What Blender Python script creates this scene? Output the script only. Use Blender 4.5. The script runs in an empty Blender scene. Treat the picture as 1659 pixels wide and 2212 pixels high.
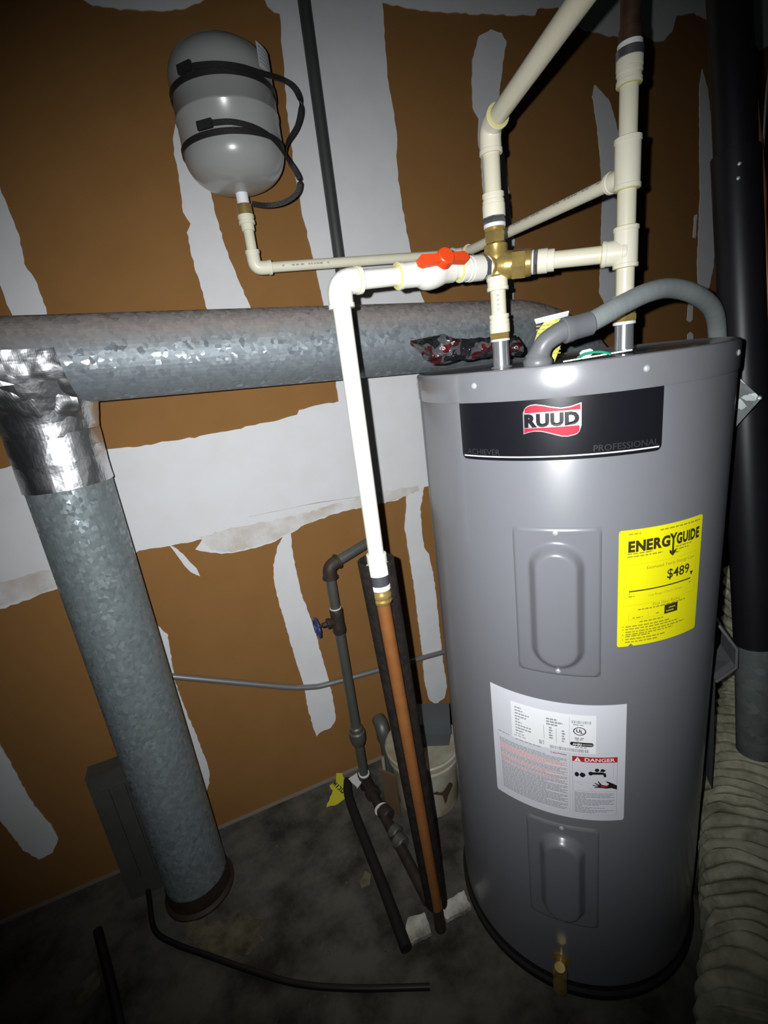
import bpy, bmesh, math, random
from mathutils import Vector, Matrix, noise
random.seed(7)
SC = bpy.context.scene
COL = SC.collection
PI = math.pi

# ------------------------------------------------------------------ camera
CAM = Vector((-0.4932, -1.2963, 1.2847))
RIGHT = Vector((0.9133, -0.3881, -0.1236))
DOWN = Vector((-0.2246, -0.2266, -0.9478))
FWD = Vector((0.3399, 0.8933, -0.2941))
cd = bpy.data.cameras.new('camera')
cam = bpy.data.objects.new('camera', cd)
COL.objects.link(cam)
m = Matrix((RIGHT, -DOWN, -FWD)).transposed().to_4x4()
m.translation = CAM
cam.matrix_world = m
cd.sensor_fit = 'VERTICAL'
cd.sensor_height = 24.0
cd.lens = 1047.4 * 24.0 / 2212.0
cd.clip_start = 0.02
SC.camera = cam

# ------------------------------------------------------------------ world, flash, exposure
w = bpy.data.worlds.new('dark_room')
SC.world = w
w.use_nodes = True
w.node_tree.nodes['Background'].inputs[0].default_value = (0.6, 0.75, 0.8, 1)
w.node_tree.nodes['Background'].inputs[1].default_value = 0.004

ld = bpy.data.lights.new('phone_flash', 'SPOT')
ld.energy = 66.0
ld.color = (0.96, 0.985, 1.0)
ld.spot_size = math.radians(110)
ld.spot_blend = 1.0
ld.shadow_soft_size = 0.004
flash = bpy.data.objects.new('phone_flash', ld)
COL.objects.link(flash)
fm = m.copy()
fdir = (FWD - DOWN * 0.025 + RIGHT * 0.02).normalized()
q = fdir.to_track_quat('-Z', 'Y')
fm = q.to_matrix().to_4x4()
fm.translation = CAM - RIGHT * 0.030 - DOWN * 0.014
flash.matrix_world = fm

vs = SC.view_settings
vs.view_transform = 'Standard'
vs.look = 'None'
vs.exposure = 0.0
vs.gamma = 1.0
vs.use_curve_mapping = False

# ------------------------------------------------------------------ materials
def nd(t, kind, **kw):
    n = t.nodes.new(kind)
    for k, v in kw.items():
        setattr(n, k, v)
    return n

def mat(name, col, rough=0.5, metal=0.0, var=None, bump=None, spec=0.5, col2=None, coat=0.0, detail=6.0):
    """var=(scale, amount): mixes towards col2 (or a darker tone) by noise; bump=(scale, strength)"""
    M_ = bpy.data.materials.new(name)
    M_.use_nodes = True
    t = M_.node_tree
    b = t.nodes['Principled BSDF']
    b.inputs['Base Color'].default_value = (*col, 1)
    b.inputs['Roughness'].default_value = rough
    b.inputs['Metallic'].default_value = metal
    b.inputs['Specular IOR Level'].default_value = spec
    if coat:
        b.inputs['Coat Weight'].default_value = coat
        b.inputs['Coat Roughness'].default_value = 0.12
    tc = nd(t, 'ShaderNodeTexCoord')
    if var:
        n = nd(t, 'ShaderNodeTexNoise')
        n.inputs['Scale'].default_value = var[0]
        n.inputs['Detail'].default_value = detail
        n.inputs['Roughness'].default_value = 0.62
        t.links.new(tc.outputs['Object'], n.inputs['Vector'])
        r = nd(t, 'ShaderNodeValToRGB')
        r.color_ramp.elements[0].position = 0.38
        r.color_ramp.elements[1].position = 0.66
        t.links.new(n.outputs['Fac'], r.inputs['Fac'])
        mx = nd(t, 'ShaderNodeMix', data_type='RGBA')
        c2 = col2 or tuple(c * 0.55 for c in col)
        mx.inputs['A'].default_value = (*col, 1)
        mx.inputs['B'].default_value = (*c2, 1)
        ml = nd(t, 'ShaderNodeMath', operation='MULTIPLY')
        ml.inputs[1].default_value = var[1]
        t.links.new(r.outputs['Color'], ml.inputs[0])
        t.links.new(ml.outputs[0], mx.inputs['Factor'])
        t.links.new(mx.outputs['Result'], b.inputs['Base Color'])
    if bump:
        n = nd(t, 'ShaderNodeTexNoise')
        n.inputs['Scale'].default_value = bump[0]
        n.inputs['Detail'].default_value = 5
        t.links.new(tc.outputs['Object'], n.inputs['Vector'])
        bp = nd(t, 'ShaderNodeBump')
        bp.inputs['Strength'].default_value = bump[1]
        bp.inputs['Distance'].default_value = 0.002
        t.links.new(n.outputs['Fac'], bp.inputs['Height'])
        t.links.new(bp.outputs[0], b.inputs['Normal'])
    return M_

def galvanized(name, col, cell=85.0, tilt=0.34, rough=0.36, dust=False, metal=0.8):
    M_ = mat(name, col, rough, metal)
    t = M_.node_tree
    b = t.nodes['Principled BSDF']
    tc = nd(t, 'ShaderNodeTexCoord')
    # ragged crystal cells
    n0 = nd(t, 'ShaderNodeTexNoise'); n0.inputs['Scale'].default_value = 60; n0.inputs['Detail'].default_value = 3
    t.links.new(tc.outputs['Object'], n0.inputs['Vector'])
    ad = nd(t, 'ShaderNodeMix', data_type='VECTOR'); ad.inputs['Factor'].default_value = 0.012
    t.links.new(tc.outputs['Object'], ad.inputs['A']); t.links.new(n0.outputs['Color'], ad.inputs['B'])
    v = nd(t, 'ShaderNodeTexVoronoi'); v.inputs['Scale'].default_value = cell
    t.links.new(ad.outputs['Result'], v.inputs['Vector'])
    # tilt the normal per crystal
    geo = nd(t, 'ShaderNodeNewGeometry')
    sub = nd(t, 'ShaderNodeVectorMath', operation='SUBTRACT'); sub.inputs[1].default_value = (0.5, 0.5, 0.5)
    t.links.new(v.outputs['Color'], sub.inputs[0])
    sc = nd(t, 'ShaderNodeVectorMath', operation='SCALE'); sc.inputs['Scale'].default_value = tilt
    t.links.new(sub.outputs[0], sc.inputs[0])
    a2 = nd(t, 'ShaderNodeVectorMath', operation='ADD')
    t.links.new(geo.outputs['Normal'], a2.inputs[0]); t.links.new(sc.outputs[0], a2.inputs[1])
    nm = nd(t, 'ShaderNodeVectorMath', operation='NORMALIZE')
    t.links.new(a2.outputs[0], nm.inputs[0])
    t.links.new(nm.outputs[0], b.inputs['Normal'])
    # crystal tone
    sx = nd(t, 'ShaderNodeSeparateColor'); t.links.new(v.outputs['Color'], sx.inputs[0])
    mr = nd(t, 'ShaderNodeMapRange'); mr.inputs['To Min'].default_value = 0.84; mr.inputs['To Max'].default_value = 1.14
    t.links.new(sx.outputs[1], mr.inputs['Value'])
    mc = nd(t, 'ShaderNodeVectorMath', operation='SCALE'); mc.inputs[0].default_value = col
    t.links.new(mr.outputs[0], mc.inputs['Scale'])
    out = mc.outputs[0]
    # a few crystals are much glossier than the rest
    gl = nd(t, 'ShaderNodeMath', operation='GREATER_THAN'); gl.inputs[1].default_value = 0.80
    t.links.new(sx.outputs[2], gl.inputs[0])
    gr_ = nd(t, 'ShaderNodeMapRange'); gr_.inputs['To Min'].default_value = rough + 0.08; gr_.inputs['To Max'].default_value = rough - 0.20
    t.links.new(gl.outputs[0], gr_.inputs['Value'])
    rough_out = gr_.outputs[0]
    if not dust:
        t.links.new(rough_out, b.inputs['Roughness'])
    if dust:   # grey-brown dust lying on the upward side
        s2 = nd(t, 'ShaderNodeSeparateXYZ'); t.links.new(geo.outputs['Normal'], s2.inputs[0])
        n3 = nd(t, 'ShaderNodeTexNoise'); n3.inputs['Scale'].default_value = 22; n3.inputs['Detail'].default_value = 5
        t.links.new(tc.outputs['Object'], n3.inputs['Vector'])
        m3 = nd(t, 'ShaderNodeMath', operation='MULTIPLY_ADD'); m3.inputs[1].default_value = 0.5; m3.inputs[2].default_value = -0.25
        t.links.new(n3.outputs['Fac'], m3.inputs[0])
        m4 = nd(t, 'ShaderNodeMath', operation='ADD'); t.links.new(s2.outputs[2], m4.inputs[0]); t.links.new(m3.outputs[0], m4.inputs[1])
        mp = nd(t, 'ShaderNodeMapRange'); mp.inputs['From Min'].default_value = 0.12; mp.inputs['From Max'].default_value = 0.55
        t.links.new(m4.outputs[0], mp.inputs['Value'])
        mx = nd(t, 'ShaderNodeMix', data_type='RGBA'); mx.inputs['B'].default_value = (0.26, 0.23, 0.215, 1)
        t.links.new(mp.outputs[0], mx.inputs['Factor']); t.links.new(out, mx.inputs['A'])
        out = mx.outputs['Result']
        mm = nd(t, 'ShaderNodeMapRange'); mm.inputs['To Min'].default_value = metal; mm.inputs['To Max'].default_value = 0.0
        t.links.new(mp.outputs[0], mm.inputs['Value']); t.links.new(mm.outputs[0], b.inputs['Metallic'])
        mr2 = nd(t, 'ShaderNodeMapRange'); t.links.new(rough_out, mr2.inputs['To Min']); mr2.inputs['To Max'].default_value = 0.9
        t.links.new(mp.outputs[0], mr2.inputs['Value']); t.links.new(mr2.outputs[0], b.inputs['Roughness'])
    t.links.new(out, b.inputs['Base Color'])
    return M_

def foil(name, col=(0.74, 0.75, 0.76), rough=0.36, scale=13.0, strength=0.34, col2=None):
    M_ = mat(name, col, rough, 1.0)
    t = M_.node_tree
    b = t.nodes['Principled BSDF']
    tc = nd(t, 'ShaderNodeTexCoord')
    v = nd(t, 'ShaderNodeTexVoronoi'); v.inputs['Scale'].default_value = scale
    n = nd(t, 'ShaderNodeTexNoise'); n.inputs['Scale'].default_value = scale * 1.3; n.inputs['Detail'].default_value = 4
    t.links.new(tc.outputs['Object'], v.inputs['Vector']); t.links.new(tc.outputs['Object'], n.inputs['Vector'])
    ad = nd(t, 'ShaderNodeMath', operation='ADD')
    t.links.new(v.outputs['Distance'], ad.inputs[0]); t.links.new(n.outputs['Fac'], ad.inputs[1])
    bp = nd(t, 'ShaderNodeBump'); bp.inputs['Strength'].default_value = strength; bp.inputs['Distance'].default_value = 0.012
    t.links.new(ad.outputs[0], bp.inputs['Height']); t.links.new(bp.outputs[0], b.inputs['Normal'])
    if col2:
        n2 = nd(t, 'ShaderNodeTexNoise'); n2.inputs['Scale'].default_value = 34; n2.inputs['Detail'].default_value = 1
        t.links.new(tc.outputs['Object'], n2.inputs['Vector'])
        r = nd(t, 'ShaderNodeValToRGB'); r.color_ramp.interpolation = 'CONSTANT'
        e = r.color_ramp.elements
        e[0].color = (*col, 1); e[0].position = 0
        e[1].color = (0.10, 0.10, 0.11, 1); e[1].position = 0.46
        x = e.new(0.56); x.color = (*col2, 1)
        x = e.new(0.63); x.color = (0.030, 0.030, 0.034, 1)
        t.links.new(n2.outputs['Fac'], r.inputs['Fac']); t.links.new(r.outputs['Color'], b.inputs['Base Color'])
        b.inputs['Metallic'].default_value = 0.35
    return M_

KRAFT = mat('kraft_paper', (0.264, 0.131, 0.042), 0.85, var=(9, 0.30), col2=(0.212, 0.099, 0.029), bump=(160, 0.10), spec=0.15)
MUD = mat('joint_compound', (0.70, 0.70, 0.71), 0.8, var=(14, 0.25), col2=(0.58, 0.56, 0.53), bump=(35, 0.22), spec=0.2)
MUDTHIN = mat('thin_smeared_compound', (0.68, 0.67, 0.66), 0.85, var=(13, 0.85), col2=(0.47, 0.39, 0.31), spec=0.2)
CONC = mat('dirty_concrete', (0.125, 0.118, 0.098), 0.9, var=(9, 0.95), col2=(0.030, 0.028, 0.022), bump=(26, 0.9), spec=0.15)
SPILL = mat('dried_spill', (0.17, 0.15, 0.095), 0.9, var=(22, 0.9), col2=(0.05, 0.045, 0.03), bump=(60, 0.6), spec=0.1)
PAINT = mat('grey_enamel', (0.156, 0.159, 0.174), 0.34, 0.0, var=(3, 0.06), spec=0.5, coat=0.25)
LID = mat('grey_lid', (0.185, 0.188, 0.202), 0.25, 0.1, var=(12, 0.2), spec=0.6, coat=0.4)
PANEL = mat('grey_panel', (0.156, 0.159, 0.174), 0.3, 0.0, spec=0.5, coat=0.3)
TANK = mat('tank_enamel', (0.34, 0.345, 0.335), 0.28, var=(6, 0.08), spec=0.5, coat=0.3)
BLACKLBL = mat('black_plate', (0.007, 0.007, 0.010), 0.26, spec=0.5)
SILVER = mat('silver_print', (0.62, 0.63, 0.66), 0.3, 0.9)
CHROMEPR = mat('chrome_print', (0.10, 0.10, 0.105), 0.3, 0.7)
RED = mat('red_print', (0.33, 0.007, 0.026), 0.45, spec=0.25)
REDTXT = mat('red_text', (0.70, 0.33, 0.32), 0.6)
REDBAN = mat('red_banner', (0.47, 0.02, 0.022), 0.5)
BLACKPR = mat('black_print', (0.012, 0.012, 0.012), 0.5)
DARKPR = mat('brown_black_print', (0.035, 0.03, 0.004), 0.6)
OLIVEPR = mat('olive_print', (0.33, 0.29, 0.008), 0.6)
GREYPR = mat('grey_print', (0.33, 0.34, 0.35), 0.6)
YELLOW = mat('yellow_label', (0.80, 0.74, 0.006), 0.5, spec=0.3)
WHITEL = mat('white_label', (0.68, 0.68, 0.73), 0.5, spec=0.3)
WHITEST = mat('white_sticker', (0.88, 0.88, 0.90), 0.45, spec=0.3)
WHITEPR = mat('white_print', (0.85, 0.85, 0.87), 0.4)
CPVC = mat('cream_cpvc', (0.76, 0.72, 0.56), 0.33, var=(30, 0.15), col2=(0.64, 0.59, 0.41), spec=0.5)
FITW = mat('cream_fitting', (0.82, 0.78, 0.63), 0.28, var=(25, 0.12), col2=(0.68, 0.63, 0.44), spec=0.5)
PVCW = mat('white_pvc', (0.78, 0.77, 0.69), 0.25, spec=0.5)
GLUE = mat('yellow_cement', (0.64, 0.60, 0.24), 0.4)
BRASS = mat('brass', (0.56, 0.40, 0.13), 0.28, 0.6, var=(40, 0.45), col2=(0.26, 0.175, 0.06), bump=(120, 0.12))
CHROME = mat('chrome', (0.66, 0.67, 0.70), 0.2, 0.8)
SCREW = mat('zinc_screw', (0.55, 0.56, 0.58), 0.35, 0.4)
STEELB = mat('steel_band', (0.34, 0.35, 0.38), 0.32, 0.85)
TEFLON = mat('white_tape', (0.80, 0.80, 0.80), 0.6)
REDPL = mat('red_plastic', (0.78, 0.065, 0.012), 0.35, spec=0.5)
COPPER = mat('copper', (0.50, 0.20, 0.065), 0.42, 0.55, var=(20, 0.5), col2=(0.34, 0.12, 0.035), bump=(60, 0.1))
OLDCU = mat('tarnished_copper', (0.13, 0.065, 0.04), 0.5, 0.5, var=(30, 0.7), col2=(0.04, 0.028, 0.02))
RUST = mat('rusty_pipe', (0.055, 0.038, 0.028), 0.6, 0.3, var=(35, 0.7), col2=(0.022, 0.017, 0.014), bump=(90, 0.4))
GREYP = mat('grey_steel_pipe', (0.135, 0.137, 0.118), 0.48, 0.45, var=(18, 0.5), col2=(0.085, 0.088, 0.078), bump=(80, 0.2))
VENTP = mat('dark_grey_pipe', (0.060, 0.063, 0.062), 0.5, 0.2, var=(9, 0.3), bump=(70, 0.1))
BLACKP = mat('black_pipe', (0.010, 0.010, 0.013), 0.42, 0.0, var=(8, 0.4), spec=0.4)
FOAM = mat('black_foam', (0.011, 0.009, 0.008), 0.8, var=(60, 0.6), col2=(0.035, 0.025, 0.018), bump=(120, 0.5), spec=0.2)
RUBBER = mat('dark_rubber', (0.014, 0.013, 0.012), 0.7, spec=0.3)
STRAP = mat('dark_strap', (0.030, 0.029, 0.028), 0.45, 0.3, bump=(300, 0.3))
CONDUIT = mat('grey_conduit_skin', (0.26, 0.285, 0.285), 0.45, var=(14, 0.4), col2=(0.17, 0.19, 0.19), bump=(60, 0.15))
CONNECT = mat('grey_connector', (0.135, 0.14, 0.148), 0.4, spec=0.5)
EMT = mat('galvanized_conduit', (0.30, 0.30, 0.29), 0.4, 0.6)
FLEX = mat('dirty_flex_skin', (0.56, 0.54, 0.40), 0.75, var=(11, 0.95), col2=(0.20, 0.20, 0.13), bump=(40, 0.8), spec=0.2)
BUCKET = mat('stained_white_plastic', (0.44, 0.42, 0.34), 0.5, var=(9, 0.85), col2=(0.22, 0.165, 0.06))
RUSTST = mat('rust_stain', (0.07, 0.04, 0.02), 0.8)
SLATE = mat('slate_plastic', (0.085, 0.095, 0.10), 0.5, var=(9, 0.3))
CARD = mat('tan_board', (0.14, 0.085, 0.042), 0.85, var=(20, 0.4))
WOODW = mat('whitewashed_wood', (0.60, 0.59, 0.50), 0.8, var=(16, 0.9), col2=(0.10, 0.09, 0.07), bump=(60, 0.5))
PALEW = mat('pale_stick', (0.30, 0.27, 0.21), 0.7, var=(20, 0.5))
BLUEH = mat('blue_enamel', (0.035, 0.042, 0.13), 0.4)
TAGY = mat('yellow_tag', (0.55, 0.50, 0.02), 0.6)
TAGG = mat('yellow_green_tag', (0.42, 0.43, 0.05), 0.5)
GREEN = mat('green_wire', (0.01, 0.24, 0.13), 0.4)
CABLE = mat('black_cable', (0.012, 0.008, 0.008), 0.5)
VENTG = mat('grey_metal_vent', (0.085, 0.083, 0.072), 0.6, 0.2, var=(14, 0.4))
ORANGEC = mat('orange_copper', (0.30, 0.11, 0.04), 0.5, 0.4)
DUCT = galvanized('galvanized_duct_dusty', (0.225, 0.255, 0.275), cell=120, tilt=0.26, rough=0.48, dust=True, metal=0.35)
DUCTV = galvanized('galvanized_duct_steel', (0.235, 0.275, 0.288), cell=120, tilt=0.30, rough=0.42, metal=0.35)
GALV = galvanized('galvanized_plate', (0.15, 0.165, 0.16), cell=70, tilt=0.12, rough=0.55, metal=0.3)
FOIL = foil('foil_tape')
FOILD = foil('foil_tape_dull', (0.50, 0.51, 0.52), 0.42, 14, 0.3)
BAG = foil('crumpled_film', (0.020, 0.020, 0.024), 0.2, 40, 0.7, (0.10, 0.010, 0.012))

# ------------------------------------------------------------------ builders
def wloc(o):
    v = Vector((0, 0, 0))
    while o is not None:
        v += o.location
        o = o.parent
    return v

def new(name, verts, faces, material, parent=None, sharp=40, base=None):
    """verts in world space; origin of a child = its parent's, of a top-level mesh = the foot of its box"""
    verts = [Vector(v) for v in verts]
    me = bpy.data.meshes.new(name)
    if parent is None:
        if base is None:
            lo = [min(v[i] for v in verts) for i in range(3)]
            hi = [max(v[i] for v in verts) for i in range(3)]
            base = Vector(((lo[0] + hi[0]) / 2, (lo[1] + hi[1]) / 2, lo[2]))
        off = Vector(base)
    else:
        off = wloc(parent)
    me.from_pydata([v - off for v in verts], [], faces)
    me.materials.append(material)
    bm = bmesh.new(); bm.from_mesh(me)
    bmesh.ops.recalc_face_normals(bm, faces=bm.faces)
    bm.to_mesh(me); bm.free()
    if sharp is not None:
        me.polygons.foreach_set('use_smooth', [True] * len(me.polygons))
        me.set_sharp_from_angle(angle=math.radians(sharp))
    o = bpy.data.objects.new(name, me)
    COL.objects.link(o)
    if name in ('print', 'barcode'):
        o['kind'] = 'stuff'       # illegible small print
    if parent is None:
        o.location = off
    else:
        o.parent = parent
    return o

def thing(name, label, cat, loc, group=None):
    o = bpy.data.objects.new(name, None)
    o.empty_display_size = 0.05
    COL.objects.link(o)
    o.location = loc
    o['label'] = label
    o['category'] = cat
    if group:
        o['group'] = group
    return o

def tag(o, label, cat, group=None):
    o['label'] = label
    o['category'] = cat
    if group:
        o['group'] = group
    return o

def struct(o, label=None):
    o['kind'] = 'structure'
    if label:
        o['label'] = label
    return o

def frame(d):
    d = Vector(d).normalized()
    a = Vector((0, 0, 1)) if abs(d.z) < 0.9 else Vector((1, 0, 0))
    u = d.cross(a).normalized()
    return d, u, d.cross(u).normalized()

def lathe(A, d, prof, seg=28, closed_ends=True, twist=0.0):
    """profile [(s, r)] revolved about the axis through A along d"""
    d, u, v = frame(d)
    A = Vector(A)
    V, F = [], []
    for s, r in prof:
        for k in range(seg):
            a = 2 * PI * k / seg + twist
            V.append(A + d * s + u * (r * math.cos(a)) + v * (r * math.sin(a)))
    for i in range(len(prof) - 1):
        for k in range(seg):
            k2 = (k + 1) % seg
            F.append((i * seg + k, i * seg + k2, (i + 1) * seg + k2, (i + 1) * seg + k))
    if closed_ends:
        F.append(tuple(range(seg))[::-1])
        F.append(tuple(range((len(prof) - 1) * seg, len(prof) * seg)))
    return V, F

def rodp(A, B, r, ch=0.0006, seg=28):
    A, B = Vector(A), Vector(B)
    L = (B - A).length
    return lathe(A, B - A, [(0, r - ch), (ch, r), (L - ch, r), (L, r - ch)], seg)

def smoothpath(pts, n=8):
    P = [Vector(p) for p in pts]
    out = []
    for i in range(len(P) - 1):
        p0 = P[max(i - 1, 0)]; p1 = P[i]; p2 = P[i + 1]; p3 = P[min(i + 2, len(P) - 1)]
        for k in range(n):
            t = k / n
            out.append(0.5 * ((2 * p1) + (p2 - p0) * t + (2 * p0 - 5 * p1 + 4 * p2 - p3) * t * t + (-p0 + 3 * p1 - 3 * p2 + p3) * t ** 3))
    out.append(P[-1])
    return out

def tube(pts, r, seg=20, caps=True, section=None):
    """sweep along pts; r number or list or function of index; section optional [(a,b)] flat profile"""
    P = [Vector(p) for p in pts]
    n = len(P)
    T = [(P[min(i + 1, n - 1)] - P[max(i - 1, 0)]).normalized() for i in range(n)]
    _, u, _ = frame(T[0])
    V, F = [], []
    m_ = len(section) if section else seg
    for i in range(n):
        u = (u - T[i] * u.dot(T[i])).normalized()
        v = T[i].cross(u)
        rr = r[i] if isinstance(r, (list, tuple)) else r
        if section:
            for a, b in section:
                V.append(P[i] + u * a + v * b)
        else:
            for k in range(seg):
                a = 2 * PI * k / seg
                V.append(P[i] + u * (rr * math.cos(a)) + v * (rr * math.sin(a)))
    for i in range(n - 1):
        for k in range(m_):
            k2 = (k + 1) % m_
            F.append((i * m_ + k, i * m_ + k2, (i + 1) * m_ + k2, (i + 1) * m_ + k))
    if caps:
        F.append(tuple(range(m_))[::-1]); F.append(tuple(range((n - 1) * m_, n * m_)))
    return V, F

def ribbon(pts, up, w_, th):
    """flat strap swept along pts, its width along `up`"""
    P = [Vector(p) for p in pts]
    n = len(P)
    V, F = [], []
    for i in range(n):
        t = (P[min(i + 1, n - 1)] - P[max(i - 1, 0)]).normalized()
        U = Vector(up)
        U = (U - t * U.dot(t)).normalized()
        N = t.cross(U)
        for a, b in ((-1, -1), (1, -1), (1, 1), (-1, 1)):
            V.append(P[i] + U * (a * w_ / 2) + N * (b * th / 2))
    for i in range(n - 1):
        for k in range(4):
            k2 = (k + 1) % 4
            F.append((i * 4 + k, i * 4 + k2, (i + 1) * 4 + k2, (i + 1) * 4 + k))
    F.append((0, 1, 2, 3)); F.append(tuple(range((n - 1) * 4, n * 4)))
    return V, F

def join(*parts):
    V, F = [], []
    for v, f in parts:
        o = len(V)
        V += list(v)
        F += [tuple(i + o for i in x) for x in f]
    return V, F

def boxm(c, s, ax=None):
    """box centre c, full sizes s, axes ax"""
    c = Vector(c)
    X, Y, Z = ax or (Vector((1, 0, 0)), Vector((0, 1, 0)), Vector((0, 0, 1)))
    V = []
    for k in (-1, 1):
        for j in (-1, 1):
            for i in (-1, 1):
                V.append(c + X * (i * s[0] / 2) + Y * (j * s[1] / 2) + Z * (k * s[2] / 2))
    return V, [(0, 2, 3, 1), (4, 5, 7, 6), (0, 1, 5, 4), (2, 6, 7, 3), (0, 4, 6, 2), (1, 3, 7, 5)]

def elbow(c, da, db, r, la, lb, n=10, lip=0.0012, bend=None):
    """moulded elbow: arms la, lb from corner c along da, db"""
    c, da, db = Vector(c), Vector(da).normalized(), Vector(db).normalized()
    bend = bend or r * 1.15
    pts = [c + da * la]
    p0, p2 = c + da * bend, c + db * bend
    for k in range(n + 1):
        t = k / n
        pts.append(p0 * (1 - t) ** 2 + c * (2 * t * (1 - t)) + p2 * t * t)
    pts.append(c + db * lb)
    core = tube(pts, r)
    l1 = lathe(c + da * (la - 0.006), da, [(0, r + lip - 0.0008), (0.0008, r + lip), (0.0062, r + lip), (0.007, r + lip - 0.0008)])
    l2 = lathe(c + db * (lb - 0.006), db, [(0, r + lip - 0.0008), (0.0008, r + lip), (0.0062, r + lip), (0.007, r + lip - 0.0008)])
    return join(core, l1, l2)

def socket(A, B, r, lip=0.0012):
    A, B = Vector(A), Vector(B)
    L = (B - A).length
    return lathe(A, B - A, [(0, r + lip - 0.0007), (0.0007, r + lip), (0.006, r + lip), (0.0068, r), (L - 0.0068, r), (L - 0.006, r + lip), (L - 0.0007, r + lip), (L, r + lip - 0.0007)])

def hexnut(A, B, r):
    A, B = Vector(A), Vector(B)
    L = (B - A).length
    return lathe(A, B - A, [(0, r * 0.94), (0.0015, r), (L - 0.0015, r), (L, r * 0.94)], seg=6, twist=0.3)

def ring(A, d, r, w_=0.0022, th=0.0009):
    return lathe(Vector(A) - Vector(d).normalized() * w_ / 2, d, [(0, r), (0.0004, r + th), (w_ - 0.0004, r + th), (w_, r)])

def outline(poly, step=0.011, jit=0.0022, seed=0, close=True):
    rnd = random.Random(seed)
    out = []
    n = len(poly)
    for i in range(n):
        a, b = Vector(poly[i]), Vector(poly[(i + 1) % n])
        L = (b - a).length
        k = max(1, int(L / step))
        nr = Vector((-(b - a).y, (b - a).x)).normalized() if L > 0 else Vector((0, 0))
        for j in range(k):
            p = a.lerp(b, j / k)
            if j or True:
                p = p + nr * rnd.uniform(-jit, jit)
            out.append(p)
    return out

def slab(pts2, to3, t0, t1):
    """2-D outline extruded between heights t0..t1 by to3(x, y, h)"""
    n = len(pts2)
    V = [to3(p[0], p[1], t1) for p in pts2] + [to3(p[0], p[1], t0) for p in pts2]
    F = [tuple(range(n)), tuple(range(2 * n - 1, n - 1, -1))]
    for i in range(n):
        j = (i + 1) % n
        F.append((i, n + i, n + j, j))
    return V, F

_tx = {}
def text2d(s, size, bold=0.0, align='LEFT', sx=1.0):
    key = (s, size, bold, align, sx)
    if key in _tx:
        return _tx[key]
    cu = bpy.data.curves.new('tmp_text', 'FONT')
    cu.body = s
    cu.size = size
    cu.align_x = align
    cu.offset = bold * size
    cu.resolution_u = 3
    ob = bpy.data.objects.new('tmp_text', cu)
    COL.objects.link(ob)
    dg = bpy.context.evaluated_depsgraph_get()
    me = ob.evaluated_get(dg).to_mesh()
    V = [(v.co.x * sx, v.co.y) for v in me.vertices]
    F = [tuple(p.vertices) for p in me.polygons]
    ob.evaluated_get(dg).to_mesh_clear()
    bpy.data.objects.remove(ob)
    bpy.data.curves.remove(cu)
    _tx[key] = (V, F)
    return V, F

def fit_word(word, x0, x1, y, size, bold):
    """letters of a word spread to fill x0..x1"""
    gl = [text2d(ch, size, bold, 'LEFT', 1.0) for ch in word]
    ws = [(max(p[0] for p in t_[0]) - min(p[0] for p in t_[0])) * (0.86 if ch == 'R' else 1.0) for t_, ch in zip(gl, word)]
    gap = 0.0011
    k = (x1 - x0 - gap * (len(gl) - 1)) / sum(ws)
    x = x0
    out = []
    for t_, w_ in zip(gl, ws):
        mn = min(p[0] for p in t_[0])
        out.append(([(x + (p[0] - mn) * k, y + p[1]) for p in t_[0]], t_[1]))
        x += w_ * k + gap
    return out

def rect2d(x0, x1, y0, y1, n=1):
    V, F = [], []
    for i in range(n + 1):
        x = x0 + (x1 - x0) * i / n
        V += [(x, y0), (x, y1)]
    for i in range(n):
        F.append((2 * i, 2 * i + 2, 2 * i + 3, 2 * i + 1))
    return V, F

def poly2d(pts):
    return list(pts), [tuple(range(len(pts)))]

def shift2d(m_, dx, dy):
    return [(x + dx, y + dy) for x, y in m_[0]], m_[1]

def words(x0, x1, y, h, seed, fill=1.0, wl=(0.003, 0.009), gap=0.0016):
    """a line of illegible small print as short bars"""
    rnd = random.Random(seed)
    parts = []
    x = x0
    end = x0 + (x1 - x0) * fill
    while x < end:
        L = rnd.uniform(*wl)
        parts.append(rect2d(x, min(x + L, end), y, y + h, max(1, int(L / 0.006))))
        x += L + gap
    return join(*parts)

# ================================================================== SETTING
# wall: sheets of brown-faced drywall
V, F = boxm((0.4, 0.0065, 1.35), (5.2, 0.013, 2.7))
wall = struct(new('wall_back', V, F, KRAFT, sharp=None), 'brown paper faced drywall with white joint compound')
V, F = boxm((0.4, -1.3, -0.02), (5.2, 2.7, 0.04))
floor = struct(new('floor', V, F, CONC, sharp=None), 'dark dirty concrete floor')

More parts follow.
